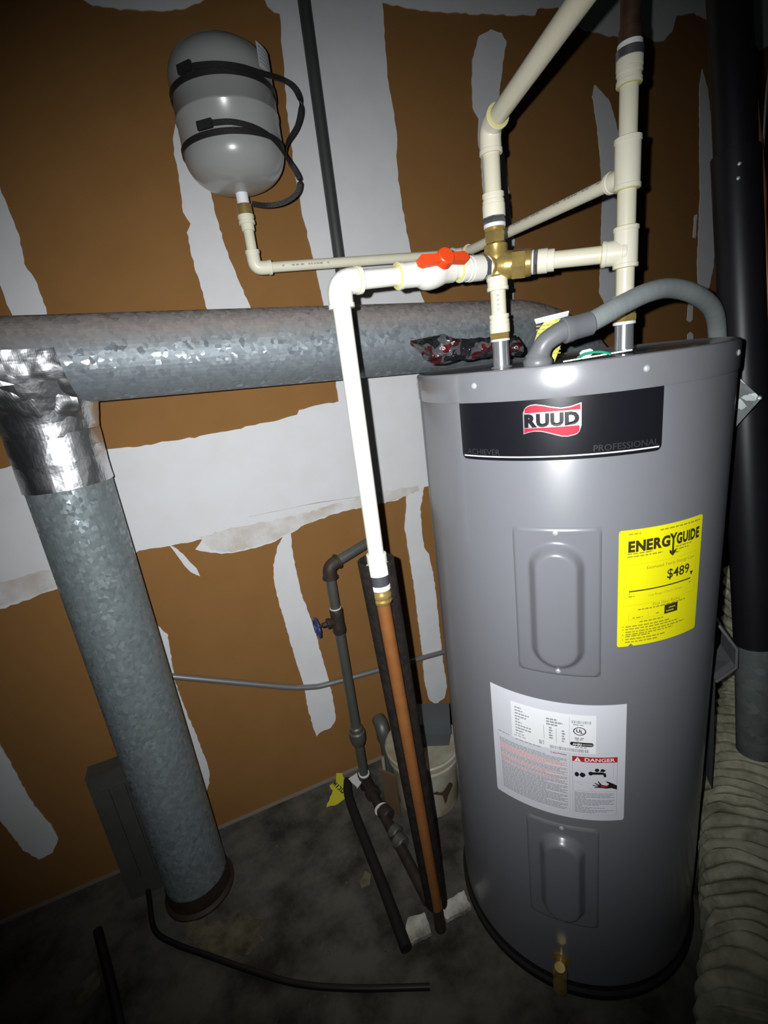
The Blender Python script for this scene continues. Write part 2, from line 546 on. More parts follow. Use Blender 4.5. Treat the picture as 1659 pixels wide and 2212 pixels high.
PATCH = dict(
    vertical_joint=([(-0.083,2.30),(-0.095,2.017),(-0.103,1.940),(-0.111,1.842),(-0.113,1.768),(-0.113,1.672),(-0.107,1.612),(-0.101,1.539),(-0.095,1.485),(-0.091,1.435),(-0.090,1.249),(-0.092,1.188),(-0.092,1.06),(0.19,1.06),(0.195,1.245),(0.200,1.417),(0.188,1.467),(0.175,1.538),(0.166,1.605),(0.158,1.681),(0.157,1.764),(0.166,1.814),(0.163,1.854),(0.156,1.930),(0.158,2.022),(0.173,2.30)], .0022),
    horizontal_joint=([(-1.6,1.16),(-1.002,1.168),(-0.879,1.166),(-0.839,1.172),(-0.653,1.171),(-0.609,1.164),(-0.547,1.166),(-0.472,1.165),(-0.382,1.167),(-0.310,1.173),(-0.262,1.173),(-0.211,1.181),(-0.202,1.192),(-0.131,1.196),(-0.092,1.196),(0.157,1.197),(0.7,1.204),(0.7,0.905),(0.147,0.907),(0.098,0.896),(0.035,0.884),(-0.040,0.890),(-0.127,0.889),(-0.183,0.885),(-0.239,0.878),(-0.329,0.852),(-0.387,0.847),(-0.450,0.847),(-0.499,0.864),(-0.535,0.883),(-0.511,0.905),(-0.576,0.907),(-0.661,0.912),(-0.850,0.869),(-0.914,0.859),(-0.974,0.851),(-1.112,0.828),(-1.6,0.82)], .0027),
    smear=([(-0.593,0.909),(-0.574,0.894),(-0.559,0.861),(-0.543,0.830),(-0.540,0.806),(-0.559,0.824),(-0.574,0.860)], .0018),
    stud_strip_a=([(-0.289,0.880),(-0.305,0.864),(-0.326,0.835),(-0.349,0.785),(-0.357,0.730),(-0.354,0.656),(-0.348,0.563),(-0.341,0.465),(-0.334,0.380),(-0.335,0.295),(-0.331,0.232),(-0.327,0.186),(-0.311,0.196),(-0.299,0.196),(-0.276,0.195),(-0.256,0.217),(-0.254,0.260),(-0.253,0.330),(-0.257,0.400),(-0.265,0.485),(-0.268,0.550),(-0.278,0.616),(-0.288,0.680),(-0.290,0.768),(-0.289,0.825),(-0.283,0.872)], .0024),
    stud_strip_b=([(0.084,0.92),(0.071,0.850),(0.060,0.791),(0.063,0.707),(0.067,0.620),(0.068,0.530),(0.069,0.436),(0.070,0.340),(0.066,0.242),(0.072,0.162),(0.089,0.134),(0.099,0.124),(0.116,0.130),(0.135,0.135),(0.149,0.182),(0.143,0.288),(0.143,0.387),(0.143,0.506),(0.141,0.619),(0.131,0.688),(0.119,0.714),(0.117,0.757),(0.120,0.839),(0.144,0.92)], .0024),
    stud_strip_c=([(-0.361,1.825),(-0.374,1.797),(-0.377,1.759),(-0.378,1.718),(-0.384,1.657),(-0.375,1.634),(-0.385,1.616),(-0.386,1.579),(-0.385,1.536),(-0.381,1.501),(-0.379,1.460),(-0.376,1.37),(-0.267,1.37),(-0.278,1.450),(-0.291,1.509),(-0.304,1.561),(-0.310,1.603),(-0.315,1.649),(-0.315,1.683),(-0.319,1.728),(-0.318,1.799),(-0.330,1.831)], .0024),
    stud_strip_d=([(-0.737,1.786),(-0.717,1.705),(-0.712,1.653),(-0.709,1.622),(-0.715,1.567),(-0.703,1.528),(-0.702,1.482),(-0.707,1.36),(-0.766,1.36),(-0.766,1.473),(-0.769,1.532),(-0.773,1.595),(-0.781,1.693)], .0024),
    stud_strip_e=([(-1.083,0.582),(-1.075,0.516),(-1.071,0.465),(-1.068,0.390),(-1.061,0.310),(-1.045,0.238),(-1.042,0.187),(-1.065,0.151),(-1.098,0.147),(-1.121,0.194),(-1.129,0.255),(-1.138,0.307),(-1.140,0.428)], .0024),
    stud_strip_f=([(-0.677,0.721),(-0.653,0.671),(-0.667,0.524),(-0.663,0.439),(-0.654,0.340),(-0.650,0.272),(-0.647,0.211),(-0.657,0.173),(-0.672,0.146),(-0.692,0.174),(-0.704,0.315),(-0.707,0.504)], .0024),
    stud_strip_g=([(0.464,2.064),(0.497,2.059),(0.512,2.043),(0.501,2.005),(0.482,1.925),(0.482,1.830),(0.495,1.755),(0.503,1.657),(0.512,1.581),(0.510,1.473),(0.495,1.388),(0.471,1.388),(0.457,1.476),(0.432,1.583),(0.413,1.706),(0.412,1.777),(0.406,1.833),(0.412,1.868),(0.395,1.893),(0.397,1.945),(0.404,1.997),(0.426,2.045)], .0024),
    stud_strip_h=([(0.815,1.967),(0.808,1.939),(0.824,1.876),(0.839,1.786),(0.848,1.681),(0.845,1.571),(0.839,1.411),(0.861,1.378),(0.896,1.367),(0.943,1.378),(0.945,1.504),(0.932,1.690),(0.915,1.838),(0.900,1.879),(0.876,1.928),(0.841,1.954)], .0024),
    stud_strip_i=([(1.259,2.036),(1.251,1.994),(1.260,1.905),(1.284,1.680),(1.291,1.464),(1.303,1.406),(1.331,1.366),(1.360,1.395),(1.375,1.460),(1.375,1.588),(1.355,1.768),(1.331,1.852),(1.288,1.986)], .0024),
    dab_a=([(1.262,1.626),(1.275,1.630),(1.275,1.577),(1.273,1.556),(1.261,1.559)], .002),
    dab_b=([(1.258,1.356),(1.282,1.351),(1.283,1.291),(1.269,1.282),(1.254,1.291)], .002),
    dab_c=([(1.261,1.243),(1.275,1.249),(1.290,1.240),(1.293,1.207),(1.264,1.210)], .002),
    upper_joint=([(0.150,2.30),(0.162,2.086),(0.228,2.084),(0.317,2.084),(0.468,2.095),(0.608,2.107),(0.616,2.122),(0.687,2.132),(0.702,2.111),(0.775,2.092),(0.861,2.086),(0.923,2.087),(0.967,2.104),(0.985,2.122),(1.014,2.097),(1.052,2.089),(1.084,2.094),(1.118,2.118),(1.135,2.158),(1.213,2.172),(1.341,2.149),(1.418,2.157),(1.453,2.172),(1.487,2.139),(1.527,2.105),(1.569,2.123),(1.708,2.183),(1.72,2.33)], .0026),
    dab_d=([(-0.496,2.12),(-0.483,2.024),(-0.469,2.017),(-0.420,2.015),(-0.340,2.021),(-0.294,2.029),(-0.263,2.042),(-0.252,2.049),(-0.232,2.13)], .0024),
    dab_e=([(-0.117,2.2),(-0.123,2.063),(-0.118,2.052),(-0.105,2.041),(-0.090,2.041),(-0.084,2.2)], .002),
)
for i, (k, (poly, th)) in enumerate(PATCH.items()):
    big = 'joint' in k
    pts = outline(poly, 0.009 if not big else 0.012, 0.0014 if not big else 0.002, seed=i)
    V, F = slab(pts, lambda x, z, h: Vector((x, -h, z)), 0.0, th)
    new('joint_compound', V, F, MUD, wall, sharp=None)
for i, poly in enumerate(([(-0.518,0.912),(-0.435,0.917),(-0.311,0.913),(-0.233,0.911),(-0.122,0.919),(0.009,0.920),(0.117,0.917),(0.122,0.898),(0.035,0.886),(-0.126,0.892),(-0.239,0.880),(-0.329,0.855),(-0.386,0.851),(-0.449,0.853),(-0.498,0.870)],
                          [(-1.008,0.911),(-0.918,0.918),(-0.838,0.919),(-0.845,0.876),(-0.912,0.865),(-0.972,0.858),(-1.008,0.858)])):
    V, F = slab(outline(poly, 0.010, 0.003, 70 + i), lambda x, z, h: Vector((x, -h, z)), 0.0026, 0.0030)
    new('thin_compound_smear', V, F, MUDTHIN, wall, sharp=None)
V, F = boxm((0.4, -0.003, 0.004), (5.2, 0.006, 0.008))
new('paper_edge', V, F, mat('dusty_edge', (0.24, 0.20, 0.16), 0.9), wall, sharp=None)
# thin crack of the taped joint, shown as a shallow proud seam
pts = outline([(-0.385,0.936),(-0.2,0.932),(-0.036,0.919),(-0.036,0.920),(-0.2,0.9332),(-0.385,0.9368)], 0.03, 0.0004, 5)
V, F = slab(pts, lambda x, z, h: Vector((x, -h, z)), 0.0026, 0.0031)
new('tape_seam', V, F, mat('crack_grey', (0.30, 0.29, 0.28), 0.9), wall, sharp=None)
# stains lying on the floor
for i, poly in enumerate(([(-0.769,-0.230),(-0.692,-0.276),(-0.636,-0.281),(-0.596,-0.326),(-0.592,-0.374),(-0.627,-0.388),(-0.689,-0.366),(-0.739,-0.320),(-0.770,-0.259)],
                          [(-0.339,-0.355),(-0.312,-0.335),(-0.306,-0.352),(-0.316,-0.374),(-0.338,-0.375)],
                          [(-1.02,-0.27),(-0.97,-0.25),(-0.955,-0.29),(-1.0,-0.33)])):
    V, F = slab(outline(poly, 0.012, 0.004, 40 + i), lambda x, y, h: Vector((x, y, h)), 0.0, 0.0015)
    new('dried_spill', V, F, SPILL, floor, sharp=None)
rnd = random.Random(3)
for i in range(16):       # crumbs of plaster on the concrete
    x, y = rnd.uniform(-0.98, -0.25), rnd.uniform(-0.58, -0.08)
    s = rnd.uniform(0.002, 0.005)
    V, F = lathe((x, y, 0.0), (0, 0, 1), [(0, s), (s * 0.5, s * 0.9), (s * 0.9, s * 0.3)], 6, twist=rnd.random())
    new('plaster_crumb', V, F, SPILL, floor, sharp=None)

# ================================================================== WATER HEATER
HX, HY, R = 0.1561, -0.5804, 0.26
def cy(thdeg, z, h=0.0):
    a = math.radians(thdeg)
    return Vector((HX + (R + h) * math.cos(a), HY + (R + h) * math.sin(a), z))
def onjacket(m_, th0, z0, h):
    """2-D drawing (metres, x to the viewer's right) wrapped on the jacket"""
    return [cy(th0 + math.degrees(x / R), z0 + y, h) for x, y in m_[0]], m_[1]
def sheet(cols, h0, h1, th0, z0):
    """cols [(x, ylo, yhi)] -> thin curved plate with thickness"""
    V, F = [], []
    for x, a, b in cols:
        th = th0 + math.degrees(x / R)
        V += [cy(th, z0 + a, h1), cy(th, z0 + b, h1), cy(th, z0 + a, h0), cy(th, z0 + b, h0)]
    n = len(cols)
    for i in range(n - 1):
        p, q_ = 4 * i, 4 * i + 4
        F += [(p, q_, q_ + 1, p + 1), (p + 2, p + 3, q_ + 3, q_ + 2), (p + 1, q_ + 1, q_ + 3, p + 3), (p, p + 2, q_ + 2, q_)]
    F += [(0, 1, 3, 2), (4 * n - 4, 4 * n - 2, 4 * n - 1, 4 * n - 3)]
    return V, F
def rcols(w_, h_, n=28, rt=0.0, rb=0.0):
    """columns of a w x h rectangle, corner radii at top / bottom"""
    xs = sorted(set([w_ * i / n for i in range(n + 1)] + [w_ * 0.0005 + k for k in (0.001, 0.0025, 0.005)] + [w_ - k for k in (0.001, 0.0025, 0.005)]))
    out = []
    for x in xs:
        e = min(x, w_ - x)
        def cut(r_):
            return r_ - math.sqrt(max(r_ * r_ - (r_ - e) ** 2, 0)) if (r_ > 0 and e < r_) else 0.0
        out.append((x, cut(rb), h_ - cut(rt)))
    return out

heater = thing('water_heater', 'tall grey electric water heater with black nameplate and yellow label', 'water heater', (HX, HY, 0))
V, F = lathe((HX, HY, 0.022), (0, 0, 1), [(0, 0.2545), (0.004, R), (1.185, R), (1.188, R - 0.001)], 96)
new('jacket', V, F, PAINT, heater)
V, F = lathe((HX, HY, 1.2095), (0, 0, 1), [(0, R - 0.001), (0, R + 0.0012), (0.003, R + 0.0018), (0.039, R + 0.0018), (0.0425, R + 0.0008), (0.044, R - 0.0018), (0.0425, R - 0.005), (0.039, R - 0.012), (0.038, 0.10), (0.038, 0.002)], 96)
lid = new('lid', V, F, LID, heater)
V, F = lathe((HX, HY, 0.0), (0, 0, 1), [(0, 0.268), (0.014, 0.268), (0.018, 0.262), (0.03, 0.2605)], 96)
new('base_ring', V, F, RUBBER, heater)
for th in (-211, -159.9, -109.1, -67.4):
    a = math.radians(th)
    V, F = lathe(cy(th, 1.2343, 0.0012), (math.cos(a), math.sin(a), 0), [(0, 0.0048), (0.0014, 0.0045), (0.0028, 0.0028), (0.0031, 0.0008)], 14)
    new('screw', V, F, SCREW, heater)

# black nameplate
NP0, NP1 = -166.9, -103.6
W_ = math.radians(NP1 - NP0) * R
plate = new('nameplate', *sheet(rcols(W_, 0.0855, 48, 0.0, 0.008), 0.0, 0.0012, NP0, 1.1241), BLACKLBL, heater)
# flag emblem
K = 0.076 / 445.0
def fl(x, y):
    return ((x - 535) * K - 0.038, (315 - y) * K)
top = [(535,250),(545,222),(560,205),(580,193),(600,187),(640,185),(700,197),(760,214),(830,227),(900,222),(980,199)]
bot = [(535,425),(570,414),(620,404),(680,408),(740,426),(830,456),(880,460),(940,448),(960,434),(972,412),(980,376)]
def interp(tab, x):
    for (a, ya), (b, yb) in zip(tab, tab[1:]):
        if x <= b:
            return ya + (yb - ya) * (x - a) / (b - a)
    return tab[-1][1]
def band2d(f0, f1, x0, x1, n=30):
    V_, F_ = [], []
    for i in range(n + 1):
        x = x0 + (x1 - x0) * i / n
        V_ += [fl(x, f1(x)), fl(x, f0(x))]
    for i in range(n):
        F_.append((2 * i, 2 * i + 2, 2 * i + 3, 2 * i + 1))
    return V_, F_
TH_E, Z_E = -135.4, 1.1812
V, F = onjacket(band2d(lambda x: interp(top, x), lambda x: interp(bot, x), 535, 980), TH_E, Z_E, 0.0016)
new('emblem', V, F, SILVER, plate, sharp=None)
V, F = join(onjacket(band2d(lambda x: interp(top, x) + 7, lambda x: 252, 552, 972), TH_E, Z_E, 0.0020),
            onjacket(band2d(lambda x: 376, lambda x: interp(bot, x) - 7, 543, 964), TH_E, Z_E, 0.0020))
new('emblem_wave', V, F, RED, plate, sharp=None)
V, F = onjacket(join(*fit_word('RUUD', -0.0362, 0.0352, -0.0082, 0.0232, 0.062)), TH_E, Z_E, 0.0022)
new('lettering', V, F, BLACKLBL, plate, sharp=None)
V, F = onjacket(text2d('ACHIEVER', 0.0125, 0.0), -164.4, 1.1322, 0.0016)
new('lettering', V, F, CHROMEPR, plate, sharp=None)
V, F = onjacket(text2d('PROFESSIONAL', 0.0125, 0.0, 'LEFT', 1.02), -123.9, 1.1330, 0.0016)
new('lettering', V, F, CHROMEPR, plate, sharp=None)
V, F = onjacket(rect2d(0, W_ - 0.008, 0, 0.0019, 40), NP0 + 0.9, 1.1287, 0.0016)
new('white_line', V, F, WHITEPR, plate, sharp=None)

# pressed access panels
def access_panel(zlo, zhi, blo, bhi):
    th0, th1 = -149.0, -121.0
    wd = math.radians(th1 - th0) * R
    hh = zhi - zlo
    nx, ny = 44, 76
    V_, F_ = [], []
    cx = wd / 2
    for j in range(ny + 1):
        y = hh * j / ny
        for i in range(nx + 1):
            x = wd * i / nx
            # rounded rectangle skirt
            rc = 0.012
            dx, dy = min(x, wd - x), min(y, hh - y)
            if dx < rc and dy < rc:
                e = rc - math.hypot(rc - dx, rc - dy)
            else:
                e = min(dx, dy)
            h = 0.0028 * max(0.0, min(1.0, e / 0.003))
            yc = min(max(y, blo - zlo + 0.027), bhi - zlo - 0.027)
            d = math.hypot(x - cx, y - yc)
            s = max(0.0, min(1.0, (0.041 - d) / 0.016))
            h += 0.0165 * s * s * (3 - 2 * s)
            V_.append(cy(th0 + math.degrees(x / R), zlo + y, h))
    for j in range(ny):
        for i in range(nx):
            a = j * (nx + 1) + i
            F_.append((a, a + 1, a + nx + 2, a + nx + 1))
    p = new('access_panel', V_, F_, PANEL, heater, sharp=60)
    for z in (zhi - 0.007, zlo + 0.009):
        a = math.radians(-135.0)
        V_, F_ = lathe(cy(-135.0, z, 0.0026), (math.cos(a), math.sin(a), 0), [(0, 0.0042), (0.0012, 0.004), (0.0024, 0.0024), (0.0026, 0.0008)], 12)
        new('screw', V_, F_, SCREW, p)
    return p
access_panel(0.769, 1.0228, 0.797, 0.987)
access_panel(0.198, 0.4508, 0.226, 0.416)

# yellow energy label
EW, EH = math.radians(31.1) * R, 0.191
cols = []
for x, a, b in rcols(EW, EH, 34, 0.004, 0.003):
    cols.append((x, a, b))
# little notch at the foot
cols = [(x, (a + 0.0045 if abs(x - 0.0215) < 0.0018 else a), b) for x, a, b in cols]
E0, EZ = -115.9, 0.8225
en = new('energy_label', *sheet(cols, 0.0, 0.0008, E0, EZ), YELLOW, heater)
def eprint(parts, material, h=0.0012, name='print'):
    V_, F_ = onjacket(join(*parts), E0, EZ, h)
    o_ = new(name, V_, F_, material, en, sharp=None)
    if name == 'print': o_['kind'] = 'stuff'
    return o_
big = []
big += fit_word('ENERG', 0.0130, 0.0775, 0.1575, 0.0225, 0.052)
big += fit_word('GUIDE', 0.0885, 0.1340, 0.1575, 0.0225, 0.052)
yx = 0.0830
big.append(poly2d([(yx - 0.0017, 0.1665), (yx - 0.0068, 0.1755), (yx - 0.0028, 0.1755), (yx, 0.1705), (yx + 0.0028, 0.1755), (yx + 0.0068, 0.1755), (yx + 0.0017, 0.1665), (yx + 0.0017, 0.1475), (yx + 0.0058, 0.1505), (yx + 0.0058, 0.1455), (yx, 0.1395), (yx - 0.0058, 0.1455), (yx - 0.0058, 0.1505), (yx - 0.0017, 0.1475)]))
eprint(big, DARKPR, name='lettering')
eprint([shift2d(text2d('$489', 0.0215, 0.014, 'LEFT', 0.98), 0.0745, 0.1045)], DARKPR, name='lettering')
eprint([rect2d(0.016, 0.121, 0.0925, 0.0945, 20), shift2d(rect2d(0, 0.0006, 0, 0.008), 0.016, 0.0885)], DARKPR, name='cost_scale')
eprint([poly2d([(0.1185, 0.1050), (0.1255, 0.1050), (0.1220, 0.0980)])], DARKPR, 0.0014, name='cost_pointer')
eprint([rect2d(0.0735, 0.0975, 0.0455, 0.0605, 6)], DARKPR, name='rating_box')
eprint([shift2d(text2d('Estimated Yearly Energy Cost', 0.0072, 0.008, 'LEFT', 0.98), 0.041, 0.1265),
        shift2d(text2d('Cost Range of Similar Models', 0.0055, 0.0, 'LEFT', 0.9), 0.045, 0.0815),
        shift2d(text2d('First Hour Rating', 0.0072, 0.008, 'LEFT', 0.95), 0.053, 0.0645),
        words(0.030, 0.112, 0.0605, 0.0022, 4), words(0.012, 0.050, 0.153, 0.0022, 5), words(0.012, 0.066, 0.1485, 0.0022, 6),
        words(0.088, 0.118, 0.1520, 0.0022, 7), words(0.088, 0.112, 0.1475, 0.0022, 8), words(0.088, 0.096, 0.1430, 0.0022, 9),
        words(0.013, 0.031, 0.1835, 0.0022, 10), words(0.060, 0.134, 0.1835, 0.0022, 11), words(0.015, 0.024, 0.0840, 0.002, 12), words(0.118, 0.125, 0.086, 0.002, 13),
        words(0.022, 0.038, 0.0475, 0.0018, 14), words(0.059, 0.064, 0.0495, 0.0018, 15), words(0.033, 0.072, 0.0395, 0.0022, 16)]
       + [words(0.012, 0.012 + L, y, 0.0021, 20 + i) for i, (L, y) in enumerate(((0.072, 0.0335), (0.088, 0.0290), (0.100, 0.0240), (0.078, 0.0198), (0.038, 0.0165), (0.064, 0.0115), (0.052, 0.0065)))]
       + [rect2d(0.007, 0.0088, y, y + 0.0018) for y in (0.0337, 0.0290, 0.0200, 0.0117)], OLIVEPR)
eprint([rect2d(0.008, 0.0083, 0.070, 0.136), rect2d(0.008, 0.130, 0.0700, 0.0703, 20), rect2d(0.008, 0.130, 0.1360, 0.1363, 20), rect2d(0.130, 0.1303, 0.070, 0.136),
        rect2d(0.016, 0.0735, 0.0453, 0.0456, 12), rect2d(0.016, 0.0163, 0.0455, 0.057), rect2d(0.046, 0.0463, 0.0455, 0.057)], OLIVEPR)
eprint([words(0.081, 0.0925, 0.0540, 0.0022, 31, wl=(0.002, 0.004), gap=0.0008), words(0.0765, 0.0905, 0.0490, 0.0022, 32, wl=(0.002, 0.004), gap=0.0008)], TAGY, 0.0016)

# white rating / warning label
WW, WH = math.radians(49.9) * R, 0.2435
RW0, RWZ = -161.9, 0.4715
rl = new('rating_label', *sheet(rcols(WW, WH, 44, 0.0, 0.004), 0.0, 0.0008, RW0, RWZ), WHITEL, heater)
KX, KY = WW / 1300.0, WH / 1160.0
def rprint(parts, material, h=0.0012, name='print'):
    V_, F_ = onjacket(join(*parts), RW0, RWZ, h)
    o_ = new(name, V_, F_, material, rl, sharp=None)
    if name in ('print', 'picture'): o_['kind'] = 'stuff'
    return o_
rprint([rect2d(0.040, 0.179, 0.146, 0.2235, 30)], WHITEST, 0.0010, 'sticker')
g = []
for i in range(9):
    g.append(words(0.047, 0.047 + (0.012, 0.014, 0.025, 0.02, 0.008, 0.012, 0.028, 0.028, 0.014)[i], 0.2125 - i * 0.0062, 0.0027, 60 + i, wl=(0.003, 0.006), gap=0.001))
for i in range(3):
    g.append(words(0.101, 0.119 + (0.008 if i == 1 else 0), 0.2065 - i * 0.0055, 0.0032, 75 + i, wl=(0.004, 0.007), gap=0.0008))
for i in range(5):
    g.append(words(0.105, 0.111, 0.1885 - i * 0.0052, 0.003, 80 + i))
    g.append(words(0.1255, 0.131, 0.1860 - i * 0.0052, 0.003, 85 + i))
g += [words(0.047, 0.062, 0.1570, 0.002, 91), words(0.0435, 0.066, 0.1520, 0.0016, 92), words(0.1435, 0.160, 0.2030, 0.0018, 93), words(0.1465, 0.166, 0.1570, 0.002, 94), words(0.1455, 0.160, 0.1760, 0.0022, 95), words(0.1465, 0.158, 0.1730, 0.002, 96), words(0.1485, 0.155, 0.1700, 0.0016, 97)]
g += [rect2d(0.0965, 0.0971, 0.1640, 0.1935), rect2d(0.1165, 0.1171, 0.1600, 0.1905), rect2d(0.1375, 0.1379, 0.1560, 0.2180), words(0.088, 0.0965, 0.1520, 0.002, 98), words(0.088, 0.0965, 0.1550, 0.002, 99), words(0.088, 0.0965, 0.1580, 0.002, 100)]
rprint(g, GREYPR)
g = []
rr = random.Random(11)
x = 0.106
while x < 0.168:
    w2 = rr.uniform(0.0005, 0.0019); g.append(rect2d(x, x + w2, 0.1475, 0.1545)); x += w2 + rr.uniform(0.0005, 0.0014)
x = 0.1415
while x < 0.172:
    w2 = rr.uniform(0.0005, 0.0016); g.append(rect2d(x, x + w2, 0.2065, 0.2125)); x += w2 + rr.uniform(0.0006, 0.0016)
rprint(g, GREYPR, 0.0012, 'barcode')['kind'] = 'stuff'
# ring mark with letters and the certified badge
g = []
for k in range(28):
    a0, a1 = 2 * PI * k / 28, 2 * PI * (k + 1) / 28
    cx, cyy = 0.1535, 0.1915
    g.append(([(cx + 0.0100 * math.cos(a0), cyy + 0.0082 * math.sin(a0)), (cx + 0.0100 * math.cos(a1), cyy + 0.0082 * math.sin(a1)), (cx + 0.0084 * math.cos(a1), cyy + 0.0068 * math.sin(a1)), (cx + 0.0084 * math.cos(a0), cyy + 0.0068 * math.sin(a0))], [(0, 1, 2, 3)]))
g.append(shift2d(text2d('U', 0.0092, 0.03), 0.1480, 0.1890)); g.append(shift2d(text2d('L', 0.0092, 0.03), 0.1545, 0.1872))
rprint(g, BLACKPR, 0.0016, 'round_mark')
g = [rect2d(0.1420, 0.1715, 0.1608, 0.1688, 8), poly2d([(0.1420 - 0.0036 * math.sin(PI * k / 8), 0.1648 - 0.0040 * math.cos(PI * k / 8)) for k in range(9)]),
     poly2d([(0.1715 + 0.0036 * math.sin(PI * k / 8), 0.1648 + 0.0040 * math.cos(PI * k / 8)) for k in range(9)])]
rprint(g, BLACKPR, 0.0014, 'badge')
rprint([shift2d(text2d('AHRI', 0.0062, 0.03), 0.1425, 0.1626), shift2d(text2d('CERTIFIED', 0.0038, 0.0), 0.1562, 0.1634)], WHITEST, 0.0018, 'lettering')
# warning text column: grey and red lines of small print
g, gr = [], []
for i in range(44):
    y = 0.1400 - i * 0.00285
    if y < 0.016: break
    left = 0.013 + 0.00006 * i
    y2 = y
    redline = i in (7, 8, 9, 10, 11, 15, 16, 17, 20, 21)
    fillv = (1.0, 0.96, 1.0, 0.7, 1.0, 1.0, 0.9)[i % 7]
    if i > 2:
        (gr if redline else g).append(words(left, 0.1335, y2, 0.0017, 200 + i, fillv, wl=(0.003, 0.008), gap=0.0009))
g.append(words(0.012, 0.034, 0.1455, 0.0022, 300)); g.append(words(0.046, 0.092, 0.1435, 0.002, 301))
g += [rect2d(0.0100, 0.0104, 0.013, 0.1475), rect2d(0.1368, 0.1372, 0.013, 0.1435)]
rprint(g, GREYPR, 0.0011)
rprint(gr, REDTXT, 0.0011)
rprint([shift2d(text2d('CAUTION', 0.0046, 0.02, 'LEFT', 1.25), 0.1065, 0.1375)], RED, 0.0012, 'lettering')
# danger box
X0, X1 = 0.1415, 0.2135
rprint([rect2d(X0, X1, 0.1280, 0.1390, 18)], REDBAN, 0.0011)
rprint([shift2d(text2d('DANGER', 0.0098, 0.02, 'LEFT', 1.22), 0.1605, 0.1300), poly2d([(0.1445, 0.1290), (0.1555, 0.1290), (0.1500, 0.1380)])], WHITEPR, 0.0014, 'lettering')
rprint([rect2d(0.1496, 0.1504, 0.1318, 0.1355), rect2d(0.1496, 0.1504, 0.1300, 0.1310)], REDBAN, 0.0018)
g = [rect2d(X0, X0 + 0.0005, 0.012, 0.128), rect2d(X1 - 0.0005, X1, 0.012, 0.128), rect2d(X0, X1, 0.0652, 0.0657, 18), rect2d(X0, X1, 0.0120, 0.0124, 18)]
for i in range(16):
    y = 0.0600 - i * 0.0029
    g.append(words(X0 + 0.003, X1 - 0.004, y, 0.0016, 400 + i, (1, .96, .9, 1, .3, 1, .95, .9, 1, .6, .2, .75, .4, 1, .8, .5)[i], wl=(0.003, 0.008), gap=0.0009))
g += [rect2d(X0, X0 + 0.040, 0.0843, 0.0847, 10), poly2d([(X0 + 0.040, 0.0843), (X1 - 0.006, 0.0965), (X1 - 0.006, 0.0969), (X0 + 0.040, 0.0847)]),
      poly2d([(X0 + 0.006, 0.0835), (X0 + 0.036, 0.0655), (X0 + 0.037, 0.0655), (X0 + 0.007, 0.0835)]), rect2d(X1 - 0.0062, X1 - 0.0058, 0.0965, 0.128)]
rprint(g, GREYPR, 0.0012)
def disc(cx, cyy, rx, ry, n=14):
    return poly2d([(cx + rx * math.cos(2 * PI * k / n), cyy + ry * math.sin(2 * PI * k / n)) for k in range(n)])
g = [disc(0.1485, 0.1015, 0.0035, 0.0050), poly2d([(0.1525, 0.1015), (0.1560, 0.1070), (0.1610, 0.1045), (0.1625, 0.1005), (0.1585, 0.0955), (0.1545, 0.0975)]),
     disc(0.1805, 0.1130, 0.0036, 0.0036), poly2d([(0.1850, 0.1095), (0.1875, 0.1160), (0.1915, 0.1150), (0.1945, 0.1125), (0.1915, 0.1095)]),
     disc(0.1705, 0.1055, 0.0036, 0.0042), poly2d([(0.1710, 0.1085), (0.1900, 0.1085), (0.1945, 0.1065), (0.1955, 0.0985), (0.1915, 0.0985), (0.1905, 0.1035), (0.1710, 0.1030)]),
     # hand under the spout
     poly2d([(0.2130, 0.0705), (0.2130, 0.0795), (0.2050, 0.0850), (0.1965, 0.0895), (0.1950, 0.0880), (0.2000, 0.0835), (0.1960, 0.0800), (0.1885, 0.0815), (0.1830, 0.0895), (0.1815, 0.0890), (0.1850, 0.0815), (0.1765, 0.0860), (0.1760, 0.0850), (0.1830, 0.0795), (0.1735, 0.0810), (0.1735, 0.0795), (0.1830, 0.0775), (0.1760, 0.0765), (0.1765, 0.0750), (0.1870, 0.0750), (0.1950, 0.0735), (0.2040, 0.0745)])]
rprint(g, BLACKPR, 0.0021, 'picture')
rprint([poly2d([(0.1860, 0.0820), (0.1900, 0.0795), (0.1985, 0.0800), (0.2000, 0.0830), (0.1960, 0.0770), (0.1880, 0.0765)])], REDBAN, 0.0026, 'picture')

# drain valve
a = math.radians(-136.4)
dv = Vector((math.cos(a), math.sin(a), 0))
p0 = cy(-136.4, 0.088)
V, F = join(lathe(p0, dv, [(0, 0.017), (0.004, 0.017), (0.005, 0.011), (0.018, 0.011), (0.020, 0.014), (0.032, 0.014), (0.034, 0.009)], 20),
            lathe(p0 + dv * 0.026, (0, 0, -1), [(-0.016, 0.010), (0.012, 0.011), (0.020, 0.0135), (0.045, 0.0135), (0.046, 0.011)], 20))
new('drain_valve', V, F, BRASS, heater)
# chrome nipples standing in the lid
HOT = Vector((0.2258, -0.6512, 0)); COLD = Vector((0.0740, -0.5143, 0))
for c, zt in ((HOT, 1.2935), (COLD, 1.2935)):
    V, F = join(lathe(c + Vector((0, 0, 1.246)), (0, 0, 1), [(0, 0.020), (0.003, 0.0195), (0.004, 0.0152), (zt - 1.246, 0.0148)], 28))
    new('nipple', V, F, CHROME, heater)
